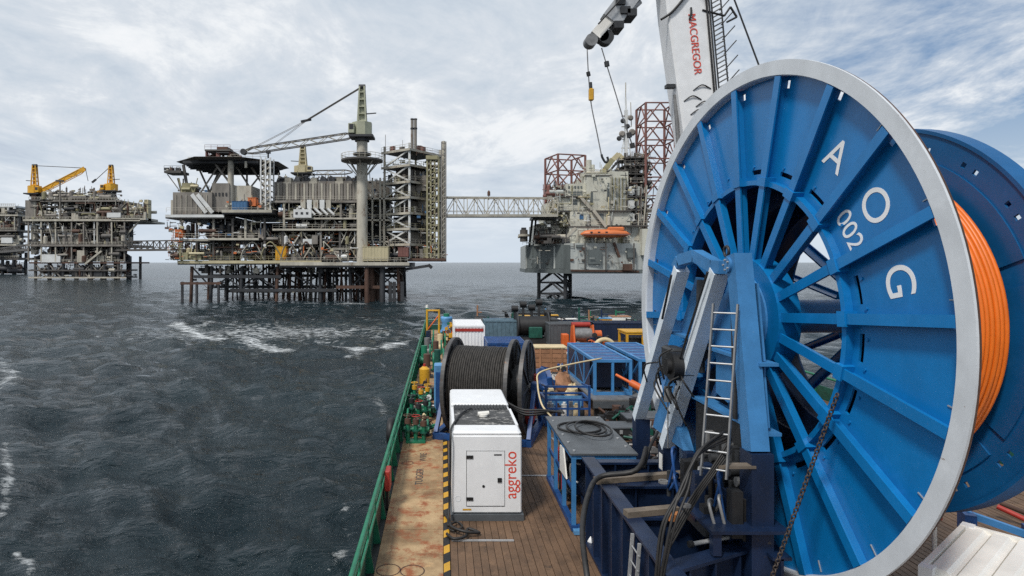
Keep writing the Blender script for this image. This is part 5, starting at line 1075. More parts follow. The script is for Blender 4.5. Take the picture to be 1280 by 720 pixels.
def build_main_platform():
    p = Plat('production_platform', 'big grey steel production platform with helideck in the middle distance', 'oil platform', 152, 365); t = p.t; x, z, P = p.x, p.z, p.P
    # jacket legs, conductors and splash zone framing
    for u in (237, 262, 300, 345, 398, 436, 463, 497):
        for y in (1.5, 13, 26): p.tube('jacket_leg', (u, 333, y), (u+(2 if u > 365 else -2), 395, y), .42 if u != 463 else .75, 'p_rust' if (u+int(y)) % 2 == 0 else 'p_dark', 12)
    r = random.Random(3)
    for k in range(24):
        u = 352+k*4.1+r.uniform(-1, 1); p.tube('conductor', (u, 330, 5+8*r.random()), (u, 392, 5+8*r.random()), .26+.1*r.random(), r.choice(('p_rust', 'p_rust', 'p_dark', 'p_mid')), 8)
    for k in range(14):
        u = 268+k*5.5+r.uniform(-1.5, 1.5); p.tube('riser', (u, 330, 10+8*r.random()), (u, 390, 10+8*r.random()), .22, r.choice(('p_dark', 'p_rust')), 8)
    for v, y0, u0, u1, mt in ((363, 1.2, 286, 420, 'p_dark'), (361, 12.5, 240, 500, 'p_dark'), (346, 13.5, 236, 500, 'p_dark'), (346, 1.4, 240, 350, 'p_dark'), (370, 26, 240, 500, 'p_dark'), (359, .6, 420, 492, 'p_rust')):
        p.bar('horizontal_brace', (u0, v, y0), (u1, v, y0), .75, mt)
    for (a, b) in ((237, 262), (262, 300), (300, 345), (345, 398), (436, 463), (463, 497)): p.xbrace(a, b, 334, 361, 1.6, .32, 'p_dark', both=(a % 2 == 0)); p.xbrace(a, b, 334, 362, 25, .4, 'p_dark')
    for u in (230, 248, 275): p.bar('boat_landing_post', (u, 352, -1.0), (u, 384, -1.0), .5, 'p_dark')
    p.bar('boat_landing_beam', (228, 354, -1.0), (278, 354, -1.0), .6, 'p_rust'); p.tube('caisson', (478, 325, 0), (478, 384, 0), .7, 'p_dark', 12); p.tube('caisson', (459, 330, -.6), (459, 386, -.6), .6, 'p_rust', 12)
    for u in (488, 493, 503): p.bar('fender_post', (u, 352, -.5), (u, 382, -.5), .8, 'p_dark')
    for k in range(16): p.box('grating_block', 285+k*5, 288+k*5, 362, 367, 4, 5, 'p_mid' if k % 3 else 'p_pale')
    # decks
    def deck(name, u0, u1, v0, v1, y0, y1, mt, edge=None, lab=None):
        p.box(name, u0, u1, v0, v1, y0, y1, mt); p.box('deck_fascia', u0, u1, v0-.3, (v0+v1)/2+.8, y0-.15, y0-.003, edge or mt)
    deck('cellar_deck', 222, 402, 326, 331, 0, 31, 'p_dark', 'p_cream'); deck('cellar_deck', 352, 512, 328, 334, -1.5, 30, 'p_dark', 'p_pale')
    deck('side_deck', 508, 557, 323, 327, 2, 18, 'p_mid', 'p_rust'); p.bar('outrigger_arm', (505, 337, 1), (537, 332, 1), .7, 'p_dark'); p.bar('outrigger_arm', (535, 331, 1), (540, 335, 1), .8, 'p_dark')
    deck('mezzanine_deck', 225, 262, 299, 302, .4, 28, 'p_mid', 'p_pale'); deck('mezzanine_deck', 262, 325, 298, 301, -1.0, 28, 'p_mid', 'p_pale'); deck('mezzanine_deck', 330, 450, 306, 308, 6, 28, 'p_mid', 'p_pale')
    deck('main_deck', 209, 282, 269, 273.5, -1, 30, 'p_mid', 'p_white'); deck('main_deck', 280, 342, 263, 268, -1.4, 30, 'p_dark', 'p_pale'); deck('main_deck', 340, 448, 286, 288.5, .5, 30, 'p_mid', 'p_pale'); deck('upper_deck', 332, 450, 250, 253, 2, 30, 'p_mid', 'p_grey'); deck('upper_deck', 355, 450, 272, 274, 1, 30, 'p_dark', 'p_pale')
    for u0, u1, v, y in ((222, 352, 326, 0), (352, 510, 328, -1.5), (510, 556, 323, 2), (225, 325, 298, -.9), (210, 340, 266, -1), (340, 448, 286, .5), (355, 450, 272, 1), (335, 450, 250, 2), (330, 448, 306, 6)): p.rail(u0, u1, v, y, 'p_pale' if v != 326 else 'p_ygreen')
    # dark backing sheets added so the open levels look shaded inside
    for u0, u1, v0, v1, y in ((232, 275, 273, 326, 15), (282, 392, 274, 299, 14), (292, 340, 302, 326, 16), (352, 398, 300, 328, 18), (404, 448, 289, 326, 17), (345, 448, 252, 286, 16), (476, 505, 300, 328, 14)): p.box('shade_backing', u0, u1, v0, v1, y, y+.4, 'p_dark')
    # columns between the levels
    for u in (226, 245, 266, 290, 306, 330, 352, 376, 400, 424, 447):
        for v0, v1, y in ((273, 298, .6), (301, 326, .6)) if u < 335 else ((253, 286, 2.4), (288, 328, 1.2)): p.bar('column', (u, v0, y), (u, v1, y), .5, r.choice(('p_grey', 'p_mid', 'p_pale')))
    for u0, u1, v0, v1, y in ((352, 376, 288, 326, 1.3), (376, 400, 288, 326, 1.3), (400, 424, 253, 286, 2.5), (424, 447, 288, 326, 1.4), (330, 352, 288, 326, 2)): p.xbrace(u0, u1, v0, v1, y, .28, 'p_pale', both=u0 % 3 == 1)
    # equipment in the levels
    for i, (u0, u1, v0, v1, y0, y1, n, pal) in enumerate(((224, 330, 303, 325, .5, 12, 70, PAL), (352, 450, 309, 327, .2, 14, 80, PAL), (228, 325, 276, 297, .5, 12, 60, PALD), (335, 450, 289, 305, 1, 12, 70, PAL), (358, 448, 275, 285, 1.5, 12, 55, PAL), (340, 448, 254, 271, 2.5, 14, 85, PAL), (284, 338, 250, 262, -.5, 6, 22, PAL), (510, 552, 305, 322, 3, 14, 26, PAL), (215, 250, 305, 325, -1, 3, 24, ['p_rust', 'p_ygreen', 'p_orange', 'p_mid', 'p_cream']), (340, 445, 215, 222, 6, 20, 24, PALD), (455, 500, 300, 326, 3, 12, 34, PAL))):
        p.clutter(u0, u1, v0, v1, y0, y1, n, 40+i, pal)
    WARM = ['p_cream', 'p_ygreen', 'p_orange', 'p_rust', 'p_pale', 'p_white', 'p_mid', 'p_dark', 'p_pale', 'p_grey']; COOL = ['p_pale', 'p_white', 'p_mid', 'p_dark', 'p_grey', 'p_blue', 'p_pale', 'p_dark', 'p_ygreen']
    for i, a in enumerate(((222, 345, 303, 325, -.8, 8, 230, WARM), (345, 450, 310, 326, -1, 8, 200, WARM), (224, 330, 276, 297, -.5, 8, 190, COOL), (330, 450, 290, 305, .5, 9, 200, WARM), (340, 450, 254, 285, .8, 9, 330, COOL), (283, 342, 250, 262, -.8, 5, 60, WARM), (450, 512, 300, 327, 1, 10, 130, WARM), (510, 555, 303, 322, 2.5, 12, 90, WARM), (334, 446, 214, 224, 5, 16, 70, COOL), (210, 232, 275, 325, -1.5, 3, 150, WARM), (478, 532, 190, 300, 6, 12, 200, COOL), (520, 534, 200, 320, 4, 12, 120, COOL), (215, 262, 232, 241, 1, 8, 50, COOL), (445, 476, 215, 300, 6, 12, 120, COOL))): p.fill(*a[:6], a[6], 500+i, a[7], .62)
    # under-deck pipework
    p.fill(228, 505, 332, 340, -1, 14, 160, 520, PALD, .6); p.fill(232, 500, 350, 372, 2, 24, 140, 521, ['p_rust', 'p_dark', 'p_dark', 'p_mid', 'p_pale'], .7)
    p.clutter(226, 500, 332, 342, 1, 20, 60, 77, PALD, small=.8)
    # accommodation block
    p.box('accommodation_wall', 215, 264, 240, 268.5, .5, 18, 'p_grey'); p.box('accommodation_block', 262, 284, 228, 264, 1.5, 18, 'p_grey'); p.box('accommodation_block', 284, 309, 230, 264, 3.2, 18, 'p_pale'); p.box('accommodation_wing', 209, 217, 249, 268.5, 2, 14, 'p_pale')
    for k in range(7): p.box('wall_rib', 219+k*6.4, 219.6+k*6.4, 243, 266, .3, .49, 'p_pale')
    for k in range(4): p.box('window', 266+k*4.4, 268+k*4.4, 240, 244, 1.35, 1.495, 'p_dark')
    for u0, u1 in ((240, 258), (247, 266)): obj('stair', MB().beam(P(u0, 243, -.1), P(u1, 266, -.1), .9, .3, (0, 1, 0)), M['p_white'], t)
    # helideck carried on struts
    hz = z(197); hc = Vector((x(271), 13, hz)); rr = 12.8
    poly = [(hc.x+rr*math.cos(R(22.5+45*k)), hc.y+rr*math.sin(R(22.5+45*k))) for k in range(8)]
    obj('helideck', MB().prism(poly, hz-.35, hz), M['p_dark'], t); poly2 = [(hc.x+(a-hc.x)*1.12, hc.y+(b-hc.y)*1.12) for a, b in poly]
    for k in range(8):
        a, b, c, d = poly[k], poly[(k+1) % 8], poly2[(k+1) % 8], poly2[k]; obj('safety_net', MB().add([(*a, hz-.1), (*b, hz-.1), (*c, hz+.25), (*d, hz+.25), (*a, hz-.2), (*b, hz-.2), (*c, hz+.15), (*d, hz+.15)], [(0, 1, 2, 3), (7, 6, 5, 4), (0, 4, 5, 1), (1, 5, 6, 2), (2, 6, 7, 3), (3, 7, 4, 0)]), M['p_mid'], t)
    for k in range(-4, 5): obj('deck_beam', MB().box(hc.x-rr*.93+abs(k)*.6, hc.x+rr*.93-abs(k)*.6, hc.y+k*2.6-.15, hc.y+k*2.6+.15, hz-1.0, hz-.352), M['p_dark'], t)
    for (u0, v0, y0, u1, y1) in ((262, 228, 3, 272, 6), (283, 228, 3, 262, 4), (240, 243, 4, 262, 6), (240, 243, 14, 225, 12), (300, 230, 8, 282, 8), (300, 230, 8, 318, 10), (322, 240, 12, 300, 9), (262, 228, 16, 262, 16), (283, 229, 16, 283, 16), (222, 243, 18, 240, 18)): p.bar('helideck_strut', (u0, v0, y0), (u1, 202, y1), .42, 'p_grey')
    p.tube('helideck_column', (284, 262, 2.6), (284, 193, 2.6), .75, 'p_pale', 12); p.box('hanging_lamp', 302.5, 305, 200, 208, 2, 2.6, 'p_pale')
    # structures on the helideck: low hut and railed platform
    hd = p.box('deck_hut', 222, 236, 191, 195, 6, 10, 'p_white'); p.clutter(246, 278, 183, 192, 5, 12, 20, 91, ['p_red', 'p_mid', 'p_dark', 'p_rust'], small=.7); p.box('raised_platform', 246, 279, 182, 184, 5, 12, 'p_mid'); p.rail(246, 279, 182, 5, 'p_red'); p.rail(246, 279, 182, 12, 'p_red'); p.box('platform_hut', 258, 272, 177, 182, 7, 11, 'p_rust')
    for u in (248, 262, 277): p.bar('platform_post', (u, 184, 6), (u, 196, 6), .3, 'p_red')
    p.rail(283, 330, 196, 3, 'p_pale')
    # small hose tower at the left
    p.bar('side_post', (232, 240, 1.5), (226, 205, 1.5), .6, 'p_mid'); p.box('side_cabin', 225, 240, 228, 240, 1, 4, 'p_ygreen'); p.box('side_balcony', 205, 226, 213, 216, 0, 5, 'p_mid'); p.rail(205, 226, 213, 0, 'p_dark'); p.clutter(206, 226, 207, 213, 0, 3, 8, 17, PALD, small=.5); p.bar('side_brace', (207, 217, 1), (224, 240, 1), .2, 'p_grey'); p.clutter(222, 242, 222, 240, .5, 3, 12, 18, ['p_ygreen', 'p_cream', 'p_mid'], small=.6)
    # white stair tower
    for u in (324.5, 330.5, 336.5):
        for y in (1, 4): p.bar('stair_tower_post', (u, 196, y), (u, 264, y), .32, 'p_white')
    for k in range(9):
        v = 200+k*7.5; p.box('stair_landing', 324, 337, v, v+.7, 1.2, 3.9, 'p_pale'); p.bar('stair_flight', (325, v+7, 1.1), (336, v+.6, 1.1), .25, 'p_pale')
    p.bar('vent_post', (332.5, 196, 2), (332.5, 190, 2), .3, 'p_dark'); p.box('vent_head', 330, 335, 187, 190, 1.5, 2.5, 'p_dark')
    # row of filter houses with hoods
    for k in range(10):
        u0 = 336+k*11.2; p.box('filter_house', u0, u0+10.6, 224-.3*k*.5, 249, 5, 16, ('p_grey', 'p_pale', 'p_grey')[k % 3])
        for j in range(3): p.box('wall_panel', u0+.6+j*3.4, u0+3.2+j*3.4, 226, 247, 4.8, 4.99, ('p_grey', 'p_pale')[j % 2])
        if k % 3 != 1: obj('exhaust_hood', MB().add([tuple(P(*q)) for q in ((u0+1, 223, 6), (u0+10, 223, 6), (u0+10, 223, 12), (u0+1, 223, 12), (u0+3, 214, 7), (u0+7, 216, 7), (u0+7, 216, 11), (u0+3, 214, 11))], [(3, 2, 1, 0), (4, 5, 6, 7), (0, 1, 5, 4), (1, 2, 6, 5), (2, 3, 7, 6), (3, 0, 4, 7)]), M['p_dark'], t)
        else: p.box('roof_box', u0+1, u0+9, 218, 223, 6, 9, 'p_pale')
    # pale ducts in front of the filter houses and a white notice
    for k in range(5): p.box('duct', 374+k*8, 380+k*8, 249, 260, 1.5, 4, 'p_white' if k % 2 else 'p_pale'); p.tube('duct_pipe', (376+k*8, 260, 1.6), (384+k*8, 268, 1.6), .35, 'p_white')
    nb = p.box('notice_board', 366.5, 389, 261.5, 272, .2, .5, 'p_white')
    for k in range(3): obj('notice_mark', MB().box(x(369+k*6.6), x(372+k*6.6), .15, .195, z(268), z(265)), M['p_dark'], nb)
    # long curved pipe loops at the front
    for k in range(5): obj('flowline', MB().path(spline([P(300+k*25, 326, .3), P(305+k*25, 312-k, -.2), P(318+k*22, 303, -.2), P(330+k*24, 326, .3)]), .16, 6), M[('p_pale', 'p_ygreen', 'p_grey', 'p_rust', 'p_pale')[k]], t)
    # dark modules between the crane column and the tower
    for i, (v0, v1) in enumerate(((218, 244), (248, 272), (276, 300), (304, 327))): p.box('inner_module', 449, 482, v0, v1, 12, 20, ('p_grey', 'p_mid', 'p_dark', 'p_mid')[i]); p.box('inner_deck', 447, 484, v1, v1+2, 6, 20, 'p_pale'); p.rail(447, 482, v1, 6, 'p_pale')
    for u in (462, 472, 477): p.bar('column', (u, 218, 6.2), (u, 328, 6.2), .4, 'p_pale')
    # tower module at the right, turned so that a corner faces the viewer
    T = Matrix.Translation((x(511), 3.0, 0)) @ Matrix.Rotation(R(-38), 4, 'Z')
    S1, S2 = 8.6, 12.5      # left face and right face lengths; local axes: -x to the left, +y backwards
    cs = [(-S1, 0), (0, 0), (0, S2), (-S1, S2)]
    def tp(a, b, zz): return T @ Vector((a, b, zz))
    lv = [z(v) for v in (326, 304, 284, 264, 244, 224, 203, 183)]
    for i, (a, b) in enumerate(cs): obj('tower_column', MB().beam(tp(a, b, lv[0]), tp(a, b, lv[-1]+1.5), .55), M['p_white' if i == 1 else 'p_pale'], t)
    for i, zz in enumerate(lv[1:]):
        obj('tower_deck', MB().box(-S1-.6, .6, -.6, S2+.6, zz-.35, zz, T), M['p_mid'], t)
        for (a, b) in (((-S1-.6, -.62), (.6, -.62)), ((.62, -.6), (.62, S2+.6))):
            obj('tower_edge_beam', MB().beam(tp(a[0], a[1], zz-.25), tp(b[0], b[1], zz-.25), .12, .6), M['p_pale'], t)
            m = p.sm('p_ygreen' if i % 2 else 'p_pale'); 
            for h in (.6, 1.15): m.beam(tp(*a, zz+h), tp(*b, zz+h), .07)
            for k in range(7): c = Vector(a).lerp(Vector(b), k/6); m.beam(tp(c.x, c.y, zz), tp(c.x, c.y, zz+1.15), .06)
        z0 = lv[i]
        obj('tower_brace', MB().beam(tp(-S1, -.1, z0), tp(0, -.1, zz-.3), .36), M['p_white'], t)
        if i in (1, 2, 4, 5): obj('tower_brace', MB().beam(tp(0, -.12, z0), tp(-S1, -.12, zz-.3), .36), M['p_white'], t)
        if i < 6:
            obj('tower_module', MB().box(-S1+1.0+.3*i, -.8, 1.6, S2-.8, z0+.05, zz-.9, T), M[('p_mid', 'p_grey', 'p_dark', 'p_mid', 'p_grey', 'p_mid')[i]], t)
            rr_ = random.Random(60+i)
            for k in range(16):
                m = MB(); a, b = rr_.uniform(-S1, -.3), rr_.uniform(.1, 1.4); 
                if k % 2: a, b = rr_.uniform(-.8, .1), rr_.uniform(.3, S2)
                h = rr_.uniform(.8, 3.2); mt = rr_.choice(PAL)
                if k % 3: m.tube(tp(a, b, z0), tp(a, b, z0+h), rr_.uniform(.12, .5), 8)
                else: m.box(a-.5, a+.5, b-.3, b+.5, z0, z0+h*.6, T)
                obj('tower_equipment', m, M[mt], t)
    top = lv[-1]
    for k in range(9): rr_ = random.Random(90+k); a, b = rr_.uniform(-S1, 0), rr_.uniform(0, S2); obj('roof_unit', MB().box(a-.5, a+.6, b-.5, b+.5, top, top+rr_.uniform(.8, 1.9), T), M[('p_red', 'p_dark', 'p_pale', 'p_red', 'p_mid')[k % 5]], t)
    for du, v in ((513.5, 141), (517.8, 141)): p.tube('exhaust_stack', (du, 188, 7), (du, v, 7), .38, 'p_grey', 10); p.tube('stack_band', (du, 152, 7), (du, 154, 7), .48, 'p_dark', 10); p.tube('stack_band', (du, 140, 7), (du, 141.5, 7), .46, 'p_dark', 10)
    p.bar('whip_aerial', (479, 183, 6), (479, 162, 6), .12, 'p_grey'); p.bar('whip_aerial', (500, 183, 10), (500, 165, 10), .1, 'p_grey')
    # ochre ladder tower and grey scaffold stack on the far right
    for u in (533.5, 538, 543, 548):
        for y in (3, 7): p.bar('ladder_tower_post', (u, 193, y), (u, 324, y), .42, 'p_ygreen')
    for k in range(17):
        v = 196+k*7.6; p.box('ladder_tower_landing', 534, 547.5, v, v+1.1, 3.1, 6.9, ('p_ygreen', 'p_rust', 'p_ygreen', 'p_cream')[k % 4]); p.bar('ladder_flight', (535, v+7, 2.9), (546.5, v+1, 2.9), .22, 'p_pale')
        p.box('landing_panel', 535+(k % 3)*3, 539+(k % 3)*3, v+2, v+6.6, 4, 4.5, ('p_pale', 'p_mid', 'p_rust')[k % 3])
    p.box('ladder_tower_head', 532, 547, 192, 197, 2.5, 7.5, 'p_ygreen'); p.rail(520, 548, 192, 2.5, 'p_rust')
    for u in (552, 557.5):
        for y in (3, 6): p.bar('scaffold_post', (u, 174, y), (u, 327, y), .26, 'p_grey')
    for k in range(20): v = 176+k*7.6; p.bar('scaffold_rung', (552, v, 3), (557.5, v, 3), .24, 'p_grey'); p.bar('scaffold_rung', (552, v+7, 3), (557.5, v+2, 3), .14, 'p_pale')
    p.tube('stack_pipe', (554.7, 172, 4.5), (554.7, 324, 4.5), .4, 'p_pale', 8)
    for k in range(3): p.box('side_module', 519+k*2, 533, 215+k*28, 235+k*28, 6+k, 12, PAL[k])
    p.flush()
    return p
MP = build_main_platform()

def pedestal_crane(p, lab, u, vbase, vcab, vtop, rped, mt, boomtip, y, sc=1.0, ring=None, pend=True, group=None, ped_mt='p_pale', conical=False):
    """slewing crane on a column: p gives the local frame of the platform that carries it"""
    base = Vector(p.t.location)+p.P(u, vbase, y); t = thing('platform_crane', lab, 'crane', base, 0, group)
    g = lambda uu, vv, yy=0: p.P(uu, vv, y+yy)-p.P(u, vbase, y)
    if conical:
        for k in range(6): q = 2*PI*k/6; obj('pedestal_leg', MB().tube((rped*2.6*math.cos(q), rped*2.6*math.sin(q), 0), g(u, vcab)+Vector((rped*.7*math.cos(q), rped*.7*math.sin(q), 0)), rped*.3, 8), M[ped_mt], t)
    else: obj('pedestal', MB().tube((0, 0, 0), g(u, vcab), rped, 20), M[ped_mt], t)
    h = g(u, vtop).z-g(u, vcab).z; c = g(u, vcab)
    if ring:
        rv, rr = ring; q = g(u, rv); obj('access_platform', MB().lathe([(rr, .35), (rr, .75), (rped+.02, .75), (rped+.02, -.1)], 32, 'z', q), M['p_mid'], t)
        m = MB()
        for k in range(24): a = 2*PI*k/24; b = a+2*PI/24; A = q+Vector((rr*math.cos(a), rr*math.sin(a), .75)); B = q+Vector((rr*math.cos(b), rr*math.sin(b), .75)); m.beam(A, A+Vector((0, 0, 1.3)), .08); m.beam(A+Vector((0, 0, 1.3)), B+Vector((0, 0, 1.3)), .09); m.beam(A+Vector((0, 0, .7)), B+Vector((0, 0, .7)), .07)
        obj('platform_railing', m, M['p_pale'], t)
        for k in range(8): a = 2*PI*k/8; obj('platform_strut', MB().beam(q+Vector((rped*math.cos(a), rped*math.sin(a), -3.0)), q+Vector((rr*.8*math.cos(a), rr*.8*math.sin(a), .3)), .22), M['p_pale'], t)
        obj('collar', MB().tube(g(u, rv-12), g(u, rv-10), rped*1.7, 20), M['p_dark'], t)
    obj('slew_ring', MB().tube(c, c+Vector((0, 0, .08*h)), rped*1.35, 20), M['p_dark'], t)
    cab = MB().prism([(rped*1.9*math.cos(R(22.5+45*k)), rped*1.7*math.sin(R(22.5+45*k))) for k in range(8)], c.z+.08*h, c.z+.34*h); obj('machinery_house', cab, M[mt], t)
    dx = -1 if boomtip[0] < u else 1
    obj('house_floor', MB().box(-rped*2.2, rped*2.2, -rped*1.9, rped*1.9, c.z+.06*h, c.z+.10*h), M['p_dark'], t)
    cb = obj('cab', MB().box(dx*rped*1.2, dx*rped*2.3, -rped*1.9, -rped*.5, c.z+.12*h, c.z+.30*h, ch=.1*sc), M[mt], t); obj('cab_window', MB().box(dx*rped*1.35, dx*rped*2.1, -rped*1.95, -rped*1.91, c.z+.19*h, c.z+.28*h), M['p_dark'], cb)
    w_ = rped*.95
    for sx_ in (-1, 1):
        for sy in (-1, 1): obj('mast_leg', MB().beam((sx_*w_*.8, sy*w_*.6, c.z+.34*h), (sx_*w_*.45, sy*w_*.4, c.z+h), .36*sc), M[mt], t)
    for k in range(5): zz = c.z+(.36+.13*k)*h; f = .8-.07*k; obj('mast_tie', MB().box(-w_*f, w_*f, -w_*.6, w_*.6, zz, zz+.28*sc), M[mt], t)
    obj('mast_plate', MB().box(-w_*.5, w_*.5, -w_*.1, w_*.1, c.z+.34*h, c.z+.96*h), M[mt], t); obj('mast_head', MB().tube((-.8*sc, 0, c.z+h), (.8*sc, 0, c.z+h), .6*sc, 12), M['p_dark'], t)
    obj('mast_arm', MB().beam((w_*.2*-dx, 0, c.z+.5*h), (-dx*rped*2.6, 0, c.z+.52*h), .25*sc), M['p_dark'], t)
    tip = g(*boomtip); foot = Vector((dx*rped*1.2, 0, c.z+.12*h)); d = tip-foot; nb = max(6, int(d.length/(2.3*sc)))
    hh = .72*sc; ww = .7*sc; n_ = Vector((-d.z, 0, d.x)).normalized(); n_ = n_ if n_.z > 0 else -n_
    def bp(f, i, j): e = min(1, 9*f+.3, 9*(1-f)+.3); return foot+d*f+n_*(hh*e*i)+Vector((0, ww*e*j, 0))
    bm_ = MB()
    for i in (-1, 1):
        for j in (-1, 1): 
            for k in range(nb): bm_.beam(bp(k/nb, i, j), bp((k+1)/nb, i, j), .22*sc)
    obj('boom_chord', bm_, M[mt if mt == 'p_yellow' else 'p_mid'], t); m = MB()
    for k in range(nb):
        for j in (-1, 1): s_ = 1 if k % 2 else -1; m.beam(bp(k/nb, s_, j), bp((k+1)/nb, -s_, j), .13*sc)
        m.beam(bp(k/nb, 1, -1), bp((k+1)/nb, 1, 1), .12*sc)
    obj('boom_lacing', m, M[mt if mt == 'p_yellow' else 'p_pale'], t)
    return t, g, c, h, foot, d, tip
def build_cranes():
    p = MP
    t, g, c, h, foot, d, tip = pedestal_crane(p, 'tall cream pedestal crane with a long boom on the big production platform', 452, 330, 176, 107, 1.35, 'p_sage', (303, 189, 0), 1.0, ring=(203, 5.2))
    sp = g(381, 150); hd = Vector((0, 0, c.z+h))
    for j in (-.5, 0, .5): obj('pendant_line', MB().tube(hd+Vector((0, j, 0)), sp+Vector((0, j, 0)), .09, 5), M['p_mid'], t)
    obj('spreader', MB().beam(sp+Vector((-1, -.6, -.3)), sp+Vector((1.2, .6, .5)), .55), M['p_dark'], t)
    for j in (-.4, .4): obj('pendant_line', MB().tube(sp+Vector((0, j, 0)), tip+Vector((1, j, .3)), .06, 5), M['p_grey'], t); obj('pendant_line', MB().tube(sp+Vector((0, j, 0)), foot+d*.72+Vector((0, j, .8)), .05, 5), M['p_grey'], t)
    obj('boom_head', MB().tube(tip+Vector((0, -.6, 0)), tip+Vector((0, .6, 0)), .75, 12), M['p_dark'], t)
    t, g, c, h, foot, d, tip = pedestal_crane(p, 'shorter cream crane on splayed legs behind the filter houses of the production platform', 365, 249, 212, 172, 1.25, 'p_cream', (432, 206, 0), 12, sc=.75, conical=True)
    # things standing on the platform
    def crate(name, lab, cat, u0, u1, v0, v1, y0, y1, mt, ribs=5):
        b = Vector(p.t.location)+p.P(u0, v1, y0); q = thing(name, lab, cat, b); W, Hh, D_ = (u1-u0)*p.s, (v1-v0)*p.s, y1-y0
        obj('body', MB().box(.05, W-.05, .05, D_, 0, Hh-.05, ch=.08), M[mt], q)
        for k in range(ribs): obj('rib', MB().box(W*(k+.5)/ribs-.12, W*(k+.5)/ribs+.12, 0, .05, .05, Hh-.1), M[mt], q)
        obj('lid', MB().box(-.06, W+.06, -.04, D_+.05, Hh-.05, Hh+.06), M[mt], q)
        return q
    crate('storage_tank', 'bright yellow box tank on the lower deck of the production platform', 'tank', 343, 357, 308, 325.5, -.9+1.5, 3.2, 'p_yellow', 3)
    crate('cargo_container', 'pale orange cream container below the tall crane column', 'container', 454, 486.5, 308.5, 326.5, -1.3, 2.2, 'p_cream', 8)
    crate('cargo_container', 'small dark red container right of the cream container', 'container', 497, 511, 309, 321, .5, 3, 'p_red', 4)
    crate('cargo_container', 'dull blue container on the upper left deck of the production platform', 'container', 291, 311, 252, 263, -1, 1.4, 'p_blue', 5)
    crate('cargo_container', 'orange container beside the blue one on the production platform', 'container', 309, 320, 247, 257.5, .2, 2, 'p_orange', 4)
    crate('lifeboat_pod', 'orange rust coloured pod low on the left of the production platform', 'pod', 219, 230, 287, 297, -.5, 2.5, 'p_orange', 3)
build_cranes()

def truss_bridge(name, lab, A, B, hgt, width, nb, mt, w_=.34):
    A = Vector(A); B = Vector(B); t = thing(name, lab, 'footbridge', A); d = B-A; dn = d.normalized(); n_ = Vector((-dn.y, dn.x, 0))*width/2; up = Vector((0, 0, hgt))
    for s_ in (-1, 1):
        obj('bottom_chord', MB().beam(n_*s_, d+n_*s_, w_*1.5, w_*2.2), M[mt], t); obj('top_chord', MB().beam(n_*s_+up, d+n_*s_+up, w_, w_), M[mt], t)
        for k in range(nb+1): q = d*(k/nb)+n_*s_; obj('vertical', MB().beam(q, q+up, w_*.7), M[mt], t)
        for k in range(nb):
            a, b = d*(k/nb)+n_*s_, d*((k+1)/nb)+n_*s_
            obj('diagonal', MB().beam(a+(up if k % 2 else Vector()), b+(Vector() if k % 2 else up), w_*.6), M[mt], t)
        obj('handrail', MB().beam(n_*s_*.9+Vector((0, 0, 1.2)), d+n_*s_*.9+Vector((0, 0, 1.2)), w_*.4), M[mt], t)
    obj('walkway', MB().beam(Vector((0, 0, .1)), d+Vector((0, 0, .1)), width*.9, .2), M['p_mid'], t)
    for k in range(nb): obj('cross_tie', MB().beam(d*(k/nb)-n_+up, d*(k/nb)+n_+up, w_*.6), M[mt], t)
    return t
def build_bridges():
    b = truss_bridge('footbridge', 'long pale truss footbridge between the big platform and the jack-up rig', at(556, 270, 157), at(694, 270, 164), 4.7, 3.2, 11, 'p_pale', .3)
    q = Vector(at(611, 249, 160)); l = thing('bridge_beacon', 'small dark beacon lamp on top of the long footbridge', 'beacon', q); obj('post', MB().tube((0, 0, -.2), (0, 0, .9), .12, 8), M['p_dark'], l); obj('lamp', MB().tube((0, 0, .9), (0, 0, 1.9), .38, 10).tube((0, 0, 1.9), (0, 0, 2.3), .38, 10, .1), M['p_rust'], l)
    truss_bridge('footbridge', 'low dark footbridge between the left platform and the big platform', at(128, 313, 352), at(236, 312, 330), 5.0, 4.0, 14, 'p_mid', .5)
    truss_bridge('footbridge', 'short footbridge at the far left between the two smaller platforms', at(-5, 316, 506), at(42, 312, 350), 3.0, 4, 8, 'p_mid', .6)
build_bridges()

